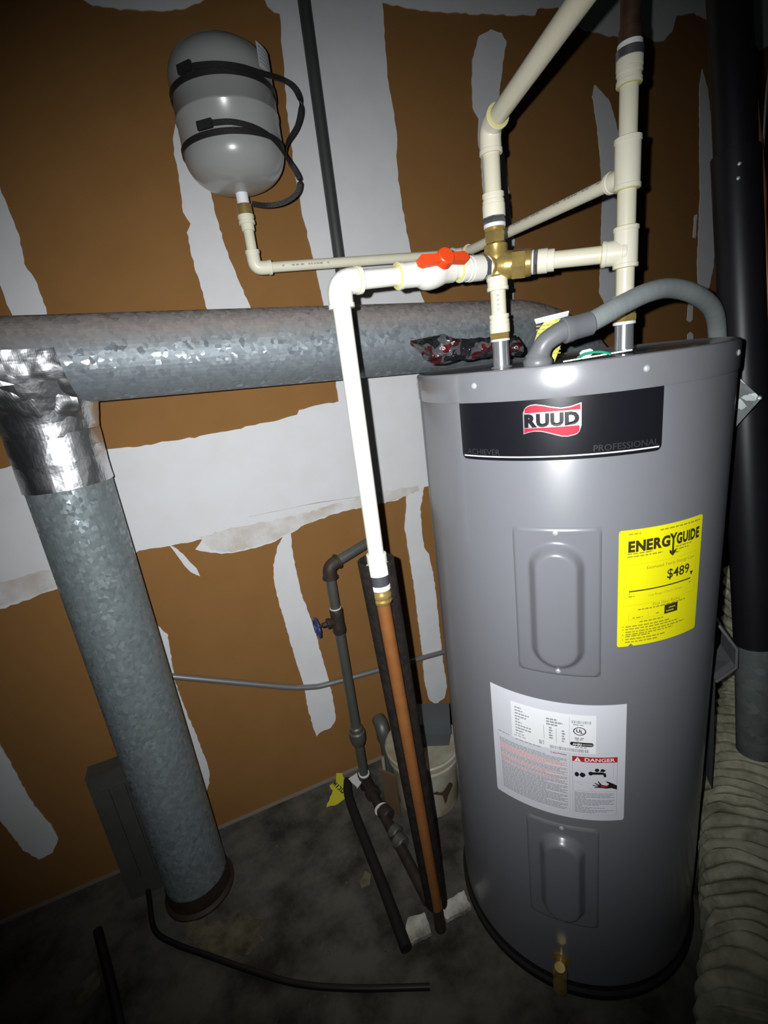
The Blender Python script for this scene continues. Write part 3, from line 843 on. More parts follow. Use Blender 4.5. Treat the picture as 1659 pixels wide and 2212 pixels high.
# bright cover plate of the wiring box on the lid, wires and nut
def hzp(az, D, z):
    a_ = math.radians(az)
    return Vector((CAM.x + D * math.sin(a_), CAM.y + D * math.cos(a_), z))
c0 = hzp(45.6, 0.768, 1.2525)
ax = (Vector((0.70, -0.71, 0.06)).normalized(), Vector((0.71, 0.70, 0)).normalized(), None)
ax = (ax[0], ax[1], ax[0].cross(ax[1]))
V, F = boxm(c0 + Vector((0, 0, 0.004)), (0.085, 0.05, 0.0012), ax)
cov = new('wiring_cover', V, F, CHROME, heater)
V, F = tube(smoothpath([c0 + Vector((-0.030, 0.004, 0.004)), c0 + Vector((-0.026, -0.006, 0.0085)), c0 + Vector((-0.014, -0.020, 0.0085)), c0 + Vector((-0.006, -0.030, 0.004))]), 0.0018, 8)
new('ground_wire', V, F, GREEN, cov)
V, F = lathe(c0 + Vector((-0.018, 0.012, 0.006)), (0.75, -0.6, 0.25), [(0, 0.004), (0.004, 0.0062), (0.014, 0.0050), (0.017, 0.002)], 12)
new('wire_nut', V, F, WHITEPR, cov)

# ================================================================== FLEXIBLE CONDUIT ON THE HEATER
hose = thing('flexible_conduit', 'grey flexible electrical conduit arching over the water heater lid', 'conduit', (0.012, -0.689, 1.2535))
hp = [(0.012,-0.689,1.2590),(0.020,-0.695,1.280),(0.037,-0.704,1.292),(0.050,-0.709,1.2965)]
V, F = tube(smoothpath(hp, 6), [0.0145 + 0.0045 * max(0, 1 - i / 4) for i in range(19)], 20)
new('elbow_connector', V, F, CONNECT, hose)
V, F = lathe((0.012, -0.689, 1.2497), (0, 0, 1), [(0, 0.020), (0.003, 0.021), (0.008, 0.021), (0.012, 0.0185), (0.018, 0.016)], 24)
new('locknut', V, F, CONNECT, hose)
V, F = join(lathe((0.044,-0.7065,1.2945), (0.032,-0.010,0.0045), [(0, 0.0165), (0.002, 0.0185), (0.012, 0.0185), (0.014, 0.0175), (0.042, 0.0168), (0.044, 0.0150)], 24))
new('compression_nut', V, F, CONNECT, hose)
hq = smoothpath([(0.080,-0.7185,1.300),(0.108,-0.7225,1.310),(0.136,-0.725,1.320),(0.190,-0.726,1.334),(0.248,-0.718,1.3375),(0.315,-0.708,1.326),(0.385,-0.690,1.302),(0.432,-0.670,1.264),(0.448,-0.662,1.20),(0.450,-0.655,1.0),(0.450,-0.650,0.5),(0.450,-0.650,0.002)], 10)
V, F = tube(hq, [0.0145 + 0.00012 * math.sin(i * 2.1) for i in range(len(hq))], 20)
new('hose', V, F, CONDUIT, hose)
# yellow warning tag behind the connector
tg = thing('warning_tag', 'yellow printed tag with a white folded edge behind the conduit connector', 'tag', (0.068, -0.648, 1.248))
def tagpt(x, z):   # gently bowed upright sheet
    d_ = Vector((0.735, -0.678, 0)); n_ = Vector((-0.678, -0.735, 0))
    return Vector((0.068, -0.648, 1.2485)) + d_ * x + Vector((0, 0, z)) + n_ * (-6.0 * x * x - 0.1 * z)
prof = [(-0.026,0.0),(-0.024,0.030),(-0.016,0.052),(-0.006,0.064),(0.010,0.066),(0.026,0.066),(0.024,0.040),(0.014,0.015),(0.008,0.0)]
n_ = Vector((-0.678, -0.735, 0)) * 0.001
V = [tagpt(x, z) for x, z in prof] + [tagpt(x, z) - n_ for x, z in prof]
k_ = len(prof)
F = [tuple(range(k_)), tuple(range(2 * k_ - 1, k_ - 1, -1))] + [(i, (i + 1) % k_, k_ + (i + 1) % k_, k_ + i) for i in range(k_)]
new('sheet', V, F, TAGG, tg, sharp=None)
V, F = ribbon([tagpt(x, 0.0665 + 0.1 * (x + 0.02)) + n_ * 5 for x in (-0.019, -0.012, 0, 0.012, 0.026, 0.030)], (-0.5, -0.6, 0.6), 0.010, 0.002)
new('folded_edge', V, F, WHITEPR, tg, sharp=None)
g = []
for i in range(9):
    z = 0.058 - i * 0.0055
    for j in range(5):
        x = -0.018 + j * 0.0075
        g.append(([tagpt(x, z) + n_, tagpt(x + 0.006, z) + n_, tagpt(x + 0.006, z + 0.002) + n_, tagpt(x, z + 0.002) + n_], [(0, 1, 2, 3)]))
V, F = join(*g)
new('print', V, F, OLIVEPR, tg, sharp=None)

# ================================================================== HOT RISER
def up(c, z):
    return Vector((c.x, c.y, z))
RP = 0.0140          # pipe radius
RF = 0.0182          # fitting radius
hotr = thing('hot_water_riser', 'cream plastic riser with two tees above the right-hand heater nipple', 'pipe', up(HOT, 1.2935))
def seg_(name, c, z0, z1, r, material, kind='rod', parent=None):
    f_ = {'rod': rodp, 'socket': socket, 'hex': hexnut}[kind]
    V_, F_ = f_(up(c, z0), up(c, z1), r)
    return new(name, V_, F_, material, parent)
seg_('sealing_tape', HOT, 1.2935, 1.2985, 0.0178, TEFLON, 'rod', hotr)
seg_('brass_nut', HOT, 1.2985, 1.3100, 0.0195, BRASS, 'hex', hotr)
seg_('brass_collar', HOT, 1.3100, 1.3160, 0.0170, BRASS, 'rod', hotr)
seg_('adapter', HOT, 1.3160, 1.3385, 0.0180, FITW, 'socket', hotr)
seg_('pipe', HOT, 1.3385, 1.3805, RP, CPVC, 'rod', hotr)
back = Vector((0.232, -0.16, 1.512)) - up(HOT, 1.512)
back.normalize()
side = up(COLD, 1.419) - up(HOT, 1.404)
side.normalize()
V, F = join(socket(up(HOT, 1.3805), up(HOT, 1.441), RF), socket(up(HOT, 1.404), up(HOT, 1.404) + side * 0.036, RF + 0.0008))
new('tee', V, F, FITW, hotr)
seg_('pipe', HOT, 1.441, 1.4925, RP, CPVC, 'rod', hotr)
V, F = join(socket(up(HOT, 1.4925), up(HOT, 1.562), RF + 0.0006), socket(up(HOT, 1.512), up(HOT, 1.512) + back * 0.036, 0.0150))
new('tee', V, F, FITW, hotr)
seg_('pipe', HOT, 1.562, 1.628, RP - 0.0008, CPVC, 'rod', hotr)
seg_('adapter', HOT, 1.628, 1.648, 0.0170, FITW, 'socket', hotr)
seg_('adapter', HOT, 1.648, 1.6600, 0.0186, FITW, 'rod', hotr)
seg_('steel_band', HOT, 1.6600, 1.6715, 0.0190, STEELB, 'rod', hotr)
seg_('adapter', HOT, 1.6715, 1.6790, 0.0172, TEFLON, 'rod', hotr)
seg_('copper_pipe', HOT, 1.6790, 1.6960, 0.0155, OLDCU, 'rod', hotr)
seg_('copper_pipe', HOT, 1.6960, 2.30, 0.0138, OLDCU, 'rod', hotr)
for z, r_ in ((1.3385, RP), (1.3812, RP), (1.441, RP), (1.4925, RP), (1.5620, RP), (1.628, RP - 0.0008)):
    V, F = ring(up(HOT, z), (0, 0, 1), r_ + 0.0022)
    new('cement_ring', V, F, GLUE, hotr)
V, F = ring(up(HOT, 1.404) + side * 0.036, side, RP + 0.0028)
new('cement_ring', V, F, GLUE, hotr)

# ================================================================== BRASS MIXING VALVE
VC = up(COLD, 1.419)
ELB = Vector((-0.2307, -0.5406, 1.406))
dl = (ELB - VC).normalized()         # towards the ball valve
dr = -side                            # towards the hot riser
mv = thing('mixing_valve', 'brass cross-shaped mixing valve joining the plastic pipes above the heater', 'valve', VC)
V, F = join(lathe(VC - Vector((0, 0, 0.017)), (0, 0, 1), [(0, 0.0165), (0.002, 0.0195), (0.030, 0.0205), (0.033, 0.0205), (0.036, 0.0200), (0.046, 0.0200), (0.050, 0.0205), (0.052, 0.0165), (0.053, 0.0150)], 28),
            lathe(VC - dr * 0.006, dr, [(0, 0.0160), (0.004, 0.0215), (0.020, 0.0235), (0.024, 0.0235), (0.030, 0.0225), (0.034, 0.0225)], 28),
            lathe(VC, dl, [(0, 0.0185), (0.020, 0.0175), (0.022, 0.0160)], 28))
body = new('body', V, F, BRASS, mv, sharp=30)
V, F = hexnut(VC + dr * 0.026, VC + dr * 0.050, 0.0245)
new('hex_nut', V, F, BRASS, mv, sharp=20)
V, F = lathe(VC + dr * 0.050, dr, [(0, 0.0225), (0.008, 0.0215), (0.0095, 0.018)], 28)
new('end_collar', V, F, BRASS, mv)
V, F = hexnut(up(COLD, 1.4555), up(COLD, 1.4735), 0.0182)
new('hex_nut', V, F, BRASS, mv, sharp=20)
# pipe between the valve and the hot tee
hrun = thing('hot_crossover_pipe', 'short cream pipe between the brass valve and the lower tee', 'pipe', VC + dr * 0.06)
L_hot = (up(HOT, 1.404) - VC).length
def along(A, d, s0, s1, r, material, name, kind, parent):
    f_ = {'rod': rodp, 'socket': socket, 'hex': hexnut}[kind]
    V_, F_ = f_(A + d * s0, A + d * s1, r)
    return new(name, V_, F_, material, parent)
along(VC, dr, 0.0595, 0.0625, 0.0195, TEFLON, 'sealing_tape', 'rod', hrun)
along(VC, dr, 0.0625, 0.0690, 0.0202, STEELB, 'steel_band', 'hex', hrun)
along(VC, dr, 0.0690, 0.0850, 0.0195, FITW, 'adapter', 'rod', hrun)
along(VC, dr, 0.0850, 0.0960, 0.0178, FITW, 'adapter', 'rod', hrun)
along(VC, dr, 0.0960, L_hot - 0.036, RP - 0.0003, CPVC, 'pipe', 'rod', hrun)

# ================================================================== COLD RISER (below and above the valve)
coldr = thing('cold_water_riser', 'cream plastic riser between the left heater nipple and the brass valve', 'pipe', up(COLD, 1.2935))
seg_('sealing_tape', COLD, 1.2935, 1.2975, 0.0172, TEFLON, 'rod', coldr)
seg_('brass_nut', COLD, 1.2975, 1.3080, 0.0188, BRASS, 'hex', coldr)
seg_('adapter', COLD, 1.3080, 1.3240, 0.0180, FITW, 'rod', coldr)
seg_('adapter', COLD, 1.3240, 1.3395, 0.0165, FITW, 'socket', coldr)
seg_('pipe', COLD, 1.3395, 1.3790, RP - 0.0005, CPVC, 'rod', coldr)
seg_('adapter', COLD, 1.3790, 1.4015, 0.0178, FITW, 'socket', coldr)
# printed characters on the pipe
g = []
for i, z in enumerate((1.346, 1.3535, 1.361, 1.3685)):
    for s in (-0.0012, 0.0012):
        c_ = up(COLD, z)
        a_ = math.radians(-133 + (s > 0) * 9)
        u_ = Vector((math.cos(a_), math.sin(a_), 0)); t_ = Vector((-u_.y, u_.x, 0))
        p = c_ + u_ * (RP - 0.0002)
        g.append(([p - t_ * 0.0009, p + t_ * 0.0009, p + t_ * 0.0009 + Vector((0, 0, 0.004)), p - t_ * 0.0009 + Vector((0, 0, 0.003 + 0.001 * (i % 2)))], [(0, 1, 2, 3)]))
V, F = join(*g)
new('print', V, F, GREYPR, coldr, sharp=None)

outp = thing('outlet_pipe', 'cream plastic pipe rising from the brass valve, then slanting up toward the ceiling', 'pipe', up(COLD, 1.4735))
seg_('brass_bushing', COLD, 1.4735, 1.4790, 0.0172, BRASS, 'rod', outp)
seg_('sealing_tape', COLD, 1.4790, 1.4850, 0.0186, TEFLON, 'rod', outp)
seg_('steel_band', COLD, 1.4850, 1.4950, 0.0200, STEELB, 'hex', outp)
seg_('adapter', COLD, 1.4950, 1.5140, 0.0190, FITW, 'rod', outp)
seg_('adapter', COLD, 1.5140, 1.5310, 0.0170, FITW, 'socket', outp)
seg_('pipe', COLD, 1.5310, 1.5890, RP, CPVC, 'rod', outp)
EC = up(COLD, 1.6260)
dd = (Vector((0.012, -0.794, 1.640)) - EC).normalized()
V, F = elbow(EC, (0, 0, -1), dd, RF - 0.0006, 0.038, 0.034)
new('elbow', V, F, FITW, outp)
along(EC, dd, 0.034, 0.62, RP, CPVC, 'slanting_pipe', 'rod', outp)
V, F = ring(EC + dd * 0.0345, dd, RF - 0.001)
new('cement_ring', V, F, GLUE, outp)
V, F = ring(up(COLD, 1.5885), (0, 0, 1), RP + 0.002)
new('cement_ring', V, F, GLUE, outp)

# ================================================================== WHITE DROP WITH BALL VALVE
drop = thing('white_drop_pipe', 'bright white plastic pipe with red-handled ball valve dropping to a brass union', 'pipe', Vector((-0.2307, -0.5406, 0.866)))
LR = (ELB - VC).length
def frac(s0, s1, r, material, name, kind='rod', parent=drop):
    return along(VC, dl, s0 * LR, s1 * LR, r, material, name, kind, parent)
frac(0.072, 0.084, 0.0185, TEFLON, 'sealing_tape')
frac(0.084, 0.120, 0.0215, STEELB, 'steel_band', 'hex')
frac(0.120, 0.200, 0.0208, PVCW, 'adapter')
frac(0.200, 0.270, 0.0188, PVCW, 'adapter', 'socket')
frac(0.270, 0.335, RP, PVCW, 'pipe')
V, F = lathe(VC, dl, [(s * LR, r) for s, r in ((0.315, 0.0175), (0.318, 0.0185), (0.375, 0.0190), (0.395, 0.0215), (0.430, 0.0245), (0.470, 0.0260), (0.510, 0.0245), (0.535, 0.0205), (0.545, 0.0192), (0.640, 0.0192), (0.642, 0.0204), (0.662, 0.0204), (0.664, 0.0192))], 36)
bv = new('ball_valve', V, F, PVCW, drop)
# handle: stem points up towards the viewer
hv = Vector((-0.36, -0.84, 0.34)); hv = (hv - dl * hv.dot(dl)).normalized()
sd = hv.cross(dl).normalized()
HCp = VC + dl * (0.432 * LR)
V, F = lathe(HCp, hv, [(0.015, 0.012), (0.030, 0.011), (0.031, 0.009)], 20)
new('stem', V, F, PVCW, bv)
def lever():
    hub = lathe(HCp + hv * 0.0275, hv, [(0, 0.0125), (0.001, 0.0145), (0.015, 0.0140), (0.0165, 0.0125)], 28)
    parts = [hub]
    for s in (-1, 1):
        o2 = [(0.009, -0.0085), (0.016, -0.0070), (0.041, -0.0085), (0.047, -0.004), (0.047, 0.004), (0.041, 0.0085), (0.016, 0.0070), (0.009, 0.0085)]
        V_, F_ = slab([(s * a, b) for a, b in o2], lambda x, y, h: HCp + dl * x + sd * y + hv * (0.029 + h - 0.06 * abs(x)), 0.0, 0.011)
        parts.append((V_, F_))
    return join(*parts)
V, F = lever()
new('handle', V, F, REDPL, bv, sharp=30)
frac(0.664, 0.905, RP, PVCW, 'pipe')
V, F = elbow(ELB, -dl, (0, 0, -1), 0.0190, 0.036, 0.036)
new('elbow', V, F, PVCW, drop)
DP = Vector((-0.2307, -0.5406, 0))
V, F = rodp(up(DP, 0.962), up(DP, 1.372), RP)
new('pipe', V, F, PVCW, drop)
seg_('adapter', DP, 0.9430, 0.9640, 0.0180, PVCW, 'rod', drop)
seg_('adapter', DP, 0.9260, 0.9430, 0.0200, PVCW, 'socket', drop)
seg_('steel_band', DP, 0.9050, 0.9260, 0.0175, STEELB, 'rod', drop)
seg_('sealing_tape', DP, 0.8960, 0.9050, 0.0185, TEFLON, 'rod', drop)
V, F = lathe(up(DP, 0.866), (0, 0, 1), [(0, 0.0145), (0.003, 0.0175), (0.008, 0.0185), (0.011, 0.0160), (0.014, 0.0185), (0.022, 0.0185), (0.025, 0.0165), (0.030, 0.0160)], 24)
new('brass_union', V, F, BRASS, drop)
for s, r_ in ((0.272, RP + 0.004), (0.664, RP + 0.0048), (0.905, RP + 0.0048)):
    V, F = ring(VC + dl * (s * LR), dl, r_)
    new('cement_ring', V, F, GLUE, drop)

# copper pipe below it and the split black foam sleeve around it
CB = Vector((-0.2030, -0.548, 0.0)); CT = up(DP, 0.866)
cpp = thing('copper_pipe', 'orange-brown copper pipe standing below the white drop pipe', 'pipe', CB)
CM = CB.lerp(CT, 0.085)
V, F = rodp(CM, CT, 0.0132)
new('tube', V, F, COPPER, cpp)
V, F = rodp(CB, CM, 0.0134)
new('tarnished_foot', V, F, RUST, cpp)
ddn = (CB - CT).normalized()
f0 = math.atan2(CAM.y - DP.y, CAM.x - DP.x) + 0.10
V, F = [], []
nr, na = 24, 30
S0 = CT - ddn * 0.085
S1 = CT.lerp(CB, 0.905)
for i in range(nr + 1):
    t = i / nr
    c_ = S0.lerp(S1, t) + Vector((0.002, 0.004, 0))
    ro = 0.0330 - 0.0080 * t
    ri = ro - 0.0055 
    half = 0.62 - 0.05 * t
    for k in range(na + 1):
        a_ = f0 + half + (2 * PI - 2 * half) * k / na
        V.append(c_ + Vector((ro * math.cos(a_), ro * math.sin(a_), 0)))
        V.append(c_ + Vector((ri * math.cos(a_), ri * math.sin(a_), 0)))
st = 2 * (na + 1)
for i in range(nr):
    for k in range(na):
        a_ = i * st + 2 * k
        F.append((a_, a_ + 2, a_ + st + 2, a_ + st))
        F.append((a_ + 1, a_ + st + 1, a_ + st + 3, a_ + 3))
    a_ = i * st
    F.append((a_, a_ + st, a_ + st + 1, a_ + 1))
    a_ = i * st + 2 * na
    F.append((a_, a_ + 1, a_ + st + 1, a_ + st))
for k in range(na):
    F.append((2 * k, 2 * k + 1, 2 * k + 3, 2 * k + 2))
    a_ = nr * st + 2 * k
    F.append((a_, a_ + 2, a_ + 3, a_ + 1))
tag(new('pipe_insulation', V, F, FOAM), 'split black foam sleeve wrapped around the copper pipe', 'insulation')

# ================================================================== EXPANSION TANK
TX, TY = -0.2735, -0.137
tank = thing('expansion_tank', 'grey domed expansion tank hanging upright high on the wall', 'tank', (TX, TY, 1.632))
rT = 0.0985
prof = [(0.0, 0.012)]
for k in range(1, 13):
    a_ = PI / 2 * k / 12
    prof.append((0.062 * (1 - math.cos(a_)) + 0.004, 0.014 + (rT - 0.014) * math.sin(a_) ** 0.85))
prof += [(0.120, rT), (0.1215, rT + 0.0016), (0.1255, rT + 0.0016), (0.127, rT)]
top0 = 0.186
prof += [(top0, rT)]
for k in range(1, 13):
    a_ = PI / 2 * k / 12
    prof.append((top0 + 0.060 * math.sin(a_), max(rT * math.cos(a_) ** 0.6, 0.002)))
V, F = lathe((TX, TY, 1.650), (0, 0, 1), prof, 56)
new('body', V, F, TANK, tank, sharp=50)
V, F = lathe((TX, TY, 1.630), (0, 0, 1), [(0, 0.0125), (0.020, 0.0125), (0.024, 0.016)], 24)
new('neck', V, F, WHITEPR, tank)
def ontank(phi, z, h):
    a_ = math.radians(phi)
    return Vector((TX + (rT + h) * math.cos(a_), TY + (rT + h) * math.sin(a_), z))
V_, F_ = [], []
for i in range(9):
    ph = -52 + i * 3.5
    V_ += [ontank(ph, 1.832, 0.0006), ontank(ph, 1.872, 0.0006)]
F_ = [(2 * i, 2 * i + 2, 2 * i + 3, 2 * i + 1) for i in range(8)]
tl = new('sticker', V_, F_, WHITEL, tank, sharp=None)
V_, F_ = [], []
for r_i in range(5):
    for i in range(5):
        ph = -50 + i * 4.5
        o_ = len(V_)
        z_ = 1.840 + r_i * 0.006
        V_ += [ontank(ph, z_, 0.001), ontank(ph + 3.4, z_, 0.001), ontank(ph + 3.4, z_ + 0.002, 0.001), ontank(ph, z_ + 0.002, 0.001)]
        F_.append((o_, o_ + 1, o_ + 2, o_ + 3))
new('print', V_, F_, GREYPR, tl, sharp=None)

# straps: a ring round the tank, a doubled tail and a loose loop
def strap(z, tail0, loop, label):
    o = thing('strap', label, 'strap', (TX, TY, z), 'straps around the expansion tank')
    rp = [ontank(-100 + 360 * k / 72, z, 0.0018) for k in range(73)]
    V_, F_ = ribbon(rp, (0, 0, 1), 0.0105, 0.0018)
    new('band', V_, F_, STRAP, o)
    tp = [ontank(p, zz, 0.0048) for p, zz in tail0]
    V_, F_ = ribbon(smoothpath(tp + [Vector(p) for p in loop], 8), (0, 0, 1), 0.0095, 0.0018)
    new('loose_tail', V_, F_, STRAP, o)
    d_ = ontank(tail0[0][0] + 6, tail0[0][1], 0.004)
    a_ = math.radians(tail0[0][0] + 6)
    u_ = Vector((math.cos(a_), math.sin(a_), 0)); t_ = Vector((-u_.y, u_.x, 0))
    V_, F_ = boxm(d_ + u_ * 0.0015, (0.006, 0.030, 0.014), (u_, t_, Vector((0, 0, 1))))
    new('buckle', V_, F_, STRAP, o, sharp=None)
    return o
strap(1.8115, [(-141, 1.8235), (-122, 1.8205), (-100, 1.8185), (-78, 1.8175), (-56, 1.8190)], [(-0.165,-0.196,1.824),(-0.146,-0.202,1.806),(-0.140,-0.200,1.780),(-0.150,-0.190,1.752),(-0.166,-0.160,1.735),(-0.160,-0.115,1.735)],
      'upper dark strap around the grey tank, its loose end looping to the side')
strap(1.7205, [(-131, 1.7335), (-115, 1.7335), (-95, 1.7320), (-72, 1.7255), (-50, 1.7150)], [(-0.178,-0.192,1.690),(-0.164,-0.195,1.658),(-0.172,-0.192,1.634),(-0.200,-0.183,1.620),(-0.233,-0.172,1.618),(-0.258,-0.150,1.628)],
      'lower dark strap around the grey tank, its loose end looping underneath')

# line from the hot tee to the tank
tline = thing('tank_supply_line', 'thin cream pipe running along the wall to the expansion tank', 'pipe', (TX, TY, 1.509))
r3 = 0.0108
T0 = Vector((TX, TY, 1.509)); KP = Vector((0.232, -0.16, 1.512)); H5 = up(HOT, 1.512)
seg_('brass_adapter', T0, 1.6105, 1.6300, 0.0152, BRASS, 'rod', tline)
seg_('adapter', T0, 1.5930, 1.6105, 0.0155, FITW, 'socket', tline)
seg_('adapter', T0, 1.5810, 1.5930, 0.0135, FITW, 'rod', tline)
seg_('pipe', T0, 1.5430, 1.5810, r3, CPVC, 'rod', tline)
dT = (KP - T0).normalized()
V, F = elbow(T0, (0, 0, 1), dT, 0.0140, 0.034, 0.034)
new('elbow', V, F, FITW, tline)
Lt = (KP - T0).length
along(T0, dT, 0.034, Lt - 0.030, r3, CPVC, 'pipe', 'rod', tline)
dB = (H5 - KP).normalized()
V, F = elbow(KP, -dT, dB, 0.0140, 0.030, 0.030)
new('elbow', V, F, FITW, tline)
Lb = (H5 - KP).length
along(KP, dB, 0.030, Lb - 0.036, r3, CPVC, 'pipe', 'rod', tline)
for A_, d_ in ((T0 + dT * 0.034, dT), (KP - dT * 0.030, dT), (KP + dB * 0.030, dB), (T0 + Vector((0, 0, 0.034)), Vector((0, 0, 1)))):
    V, F = ring(A_, d_, r3 + 0.0022)
    new('cement_ring', V, F, GLUE, tline)
# printing along the pipes (short illegible marks on the side facing the room)
def pipe_marks(A, d, s0, s1, r, seed, view):
    rnd_ = random.Random(seed)
    d = d.normalized()
    n1 = (view - d * view.dot(d)).normalized()
    n2 = d.cross(n1)
    g_ = []
    s = s0
    while s < s1:
        L = rnd_.uniform(0.003, 0.008)
        if rnd_.random() < 0.75:
            p = A + d * s
            pts_ = []
            for (ds, ang) in ((0, -0.16), (L, -0.16), (L, 0.16), (0, 0.16)):
                pts_.append(p + d * ds + (n1 * math.cos(ang) + n2 * math.sin(ang)) * (r + 0.0003))
            g_.append((pts_, [(0, 1, 2, 3)]))
        s += L + rnd_.uniform(0.0015, 0.004)
    return join(*g_)
vw = (CAM - Vector((0, -0.3, 1.5)))
V, F = join(pipe_marks(T0, dT, 0.05, 0.16, r3, 1, vw + Vector((0, 0, 0.2))), pipe_marks(KP, dB, 0.20, 0.44, r3, 2, vw + Vector((0, 0, 0.5))))
new('print', V, F, GREYPR, tline, sharp=None)

# ================================================================== GALVANIZED DUCT
DA = Vector((-1.55, -0.185, 1.402)); DBv = Vector((0.27, -0.185, 1.318))
VD = Vector((-0.728, -0.160, 0)); rv = 0.0775; rh = 0.0800
duct = thing('galvanized_duct', 'large galvanized metal duct running along the wall and dropping to the floor', 'duct', VD)
# horizontal run, then an elbow turning down behind the heater
dh = (DBv - DA).normalized()
pts = [DA, DA.lerp(DBv, 0.35), DA.lerp(DBv, 0.7)]
bend = smoothpath([DBv, (0.37, -0.185, 1.312), (0.47, -0.185, 1.283), (0.565, -0.185, 1.222), (0.635, -0.185, 1.135), (0.665, -0.185, 1.02), (0.67, -0.185, 0.80)], 6)
V, F = tube(pts + bend, rh, 64, caps=False)
new('horizontal_run', V, F, DUCT, duct, sharp=None)
for s in (0.0,):
    pass
V, F = lathe(up(VD, 0.006), (0, 0, 1), [(0, rv), (1.0, rv), (1.292, rv)], 64, closed_ends=False)
new('vertical_drop', V, F, DUCTV, duct, sharp=None)
V, F = lathe(up(VD, 0.0), (0, 0, 1), [(0, rv + 0.012), (0.006, rv + 0.012), (0.012, rv + 0.003), (0.055, rv + 0.0015)], 64, closed_ends=False)
new('floor_collar', V, F, RUST, duct, sharp=30)
# flared saddle wrapped in foil
def crumple(p, s, amp):
    return noise.noise_vector(p * s) * amp
def foil_band(z0, z1, r0, r1, seed, amp=0.0035, a0=0, a1=360, nz=14, na_=90):
    V_, F_ = [], []
    for i in range(nz + 1):
        t = i / nz
        for k in range(na_ + 1):
            a_ = math.radians(a0 + (a1 - a0) * k / na_)
            r_ = r0 + (r1 - r0) * t ** 1.6
            p = Vector((VD.x + r_ * math.cos(a_), VD.y + r_ * math.sin(a_), z0 + (z1 - z0) * t))
            n1 = noise.noise(p * 22 + Vector((seed, 0, 0)))
            n2 = noise.ridged_multi_fractal(p * 30 + Vector((seed * 3.1, 0, 0)), 1.0, 2.0, 3, 1.0, 2.0) * 0.3
            u_ = Vector((math.cos(a_), math.sin(a_), 0))
            V_.append(p + u_ * (0.0018 + amp * max(-0.4, n1 * 0.7 + n2 * 0.5)))
    for i in range(nz):
        for k in range(na_):
            b_ = i * (na_ + 1) + k
            F_.append((b_, b_ + 1, b_ + na_ + 2, b_ + na_ + 1))
    return V_, F_
V, F = foil_band(1.225, 1.325, rv, rv + 0.030, 1, 0.005)
new('foil_tape', V, F, FOIL, duct, sharp=None)
V, F = foil_band(1.178, 1.232, rv + 0.0015, rv + 0.0015, 7, 0.0026)
new('foil_tape', V, F, FOIL, duct, sharp=None)
V, F = foil_band(1.128, 1.182, rv + 0.0005, rv + 0.001, 13, 0.0032)
new('foil_tape', V, F, FOIL, duct, sharp=None)
# broad sheet of foil bridging the run and the drop
V, F = [], []
nu, nv = 30, 26
for i in range(nu + 1):
    u = i / nu
    a_ = math.radians(-5 - 50 * u)
    xt = -0.808 + 0.150 * u
    tt = (xt - DA.x) / (DBv.x - DA.x)
    cT = DA.lerp(DBv, tt)
    Pt = cT + Vector((0, -(rh + 0.004) * math.cos(a_), (rh + 0.004) * math.sin(a_)))
    fi = math.radians(-128 + 92 * u)
    Pb = Vector((VD.x + (rv + 0.006) * math.cos(fi), VD.y + (rv + 0.006) * math.sin(fi), 1.262 - 0.012 * u))
    for k in range(nv + 1):
        v = k / nv
        p = Pt.lerp(Pb, v)
        p = p + Vector((0, -1, 0)) * (0.006 * math.sin(PI * v) + 0.006 * noise.noise(p * 20) + 0.003 * noise.noise(p * 48))
        V.append(p)
for i in range(nu):
    for k in range(nv):
        b_ = i * (nv + 1) + k
        F.append((b_, b_ + 1, b_ + nv + 2, b_ + nv + 1))
new('foil_tape', V, F, FOIL, duct, sharp=None)
# foil patch lapped up the horizontal run
def on_duct(x, ang, h):
    t = (x - DA.x) / (DBv.x - DA.x)
    c_ = DA.lerp(DBv, t)
    a_ = math.radians(ang)
    return c_ + Vector((0, -(rh + h) * math.cos(a_), (rh + h) * math.sin(a_)))
def duct_patch(x0, x1, a0, a1, seed, amp, skew=0.0, material=FOIL):
    V_, F_ = [], []
    nx, na_ = 30, 26
    for i in range(nx + 1):
        for k in range(na_ + 1):
            u, v = i / nx, k / na_
            x = x0 + (x1 - x0) * u + skew * v
            ang = a0 + (a1 - a0) * v
            p = on_duct(x, ang, 0)
            h = 0.0015 + amp * max(-0.3, noise.noise(p * 24 + Vector((seed, 0, 0))) * 0.8 + 0.3 * noise.noise(p * 60))
            V_.append(on_duct(x, ang, h))
    for i in range(nx):
        for k in range(na_):
            b_ = i * (na_ + 1) + k
            F_.append((b_, b_ + 1, b_ + na_ + 2, b_ + na_ + 1))
    return new('foil_tape', V_, F_, material, duct, sharp=None)
duct_patch(-0.745, -0.655, -75, 12, 3, 0.005, skew=-0.01)
duct_patch(-0.775, -0.690, -60, 0, 21, 0.005, skew=0.02, material=FOIL)
duct_patch(-0.905, -0.745, -35, 22, 9, 0.0015, material=FOILD)
# seam ring on the run
for x in (-0.90,):
    t = (x - DA.x) / (DBv.x - DA.x)
    V, F = ring(DA.lerp(DBv, t), dh, rh, 0.006, 0.002)
    new('seam_ring', V, F, DUCT, duct)

# ================================================================== OTHER PIPES ON THE WALL
V, F = rodp((-0.038, -0.018, 0.0), (-0.038, -0.018, 2.45), 0.0145)
tag(new('vent_pipe', V, F, VENTP), 'dark grey vertical pipe fixed against the white taped wall joint', 'pipe')

V, F = tube(smoothpath([(-0.73,-0.012,0.583),(-0.661,-0.012,0.549),(-0.40,-0.012,0.410),(-0.344,-0.012,0.3838),(-0.31,-0.012,0.3715),(-0.274,-0.012,0.3635),(-0.15,-0.012,0.352),(0.1475,-0.012,0.3248),(0.5,-0.012,0.293)], 8), 0.0085, 16)
tag(new('wall_conduit', V, F, EMT), 'thin grey metal conduit bent across the lower brown wall', 'conduit')

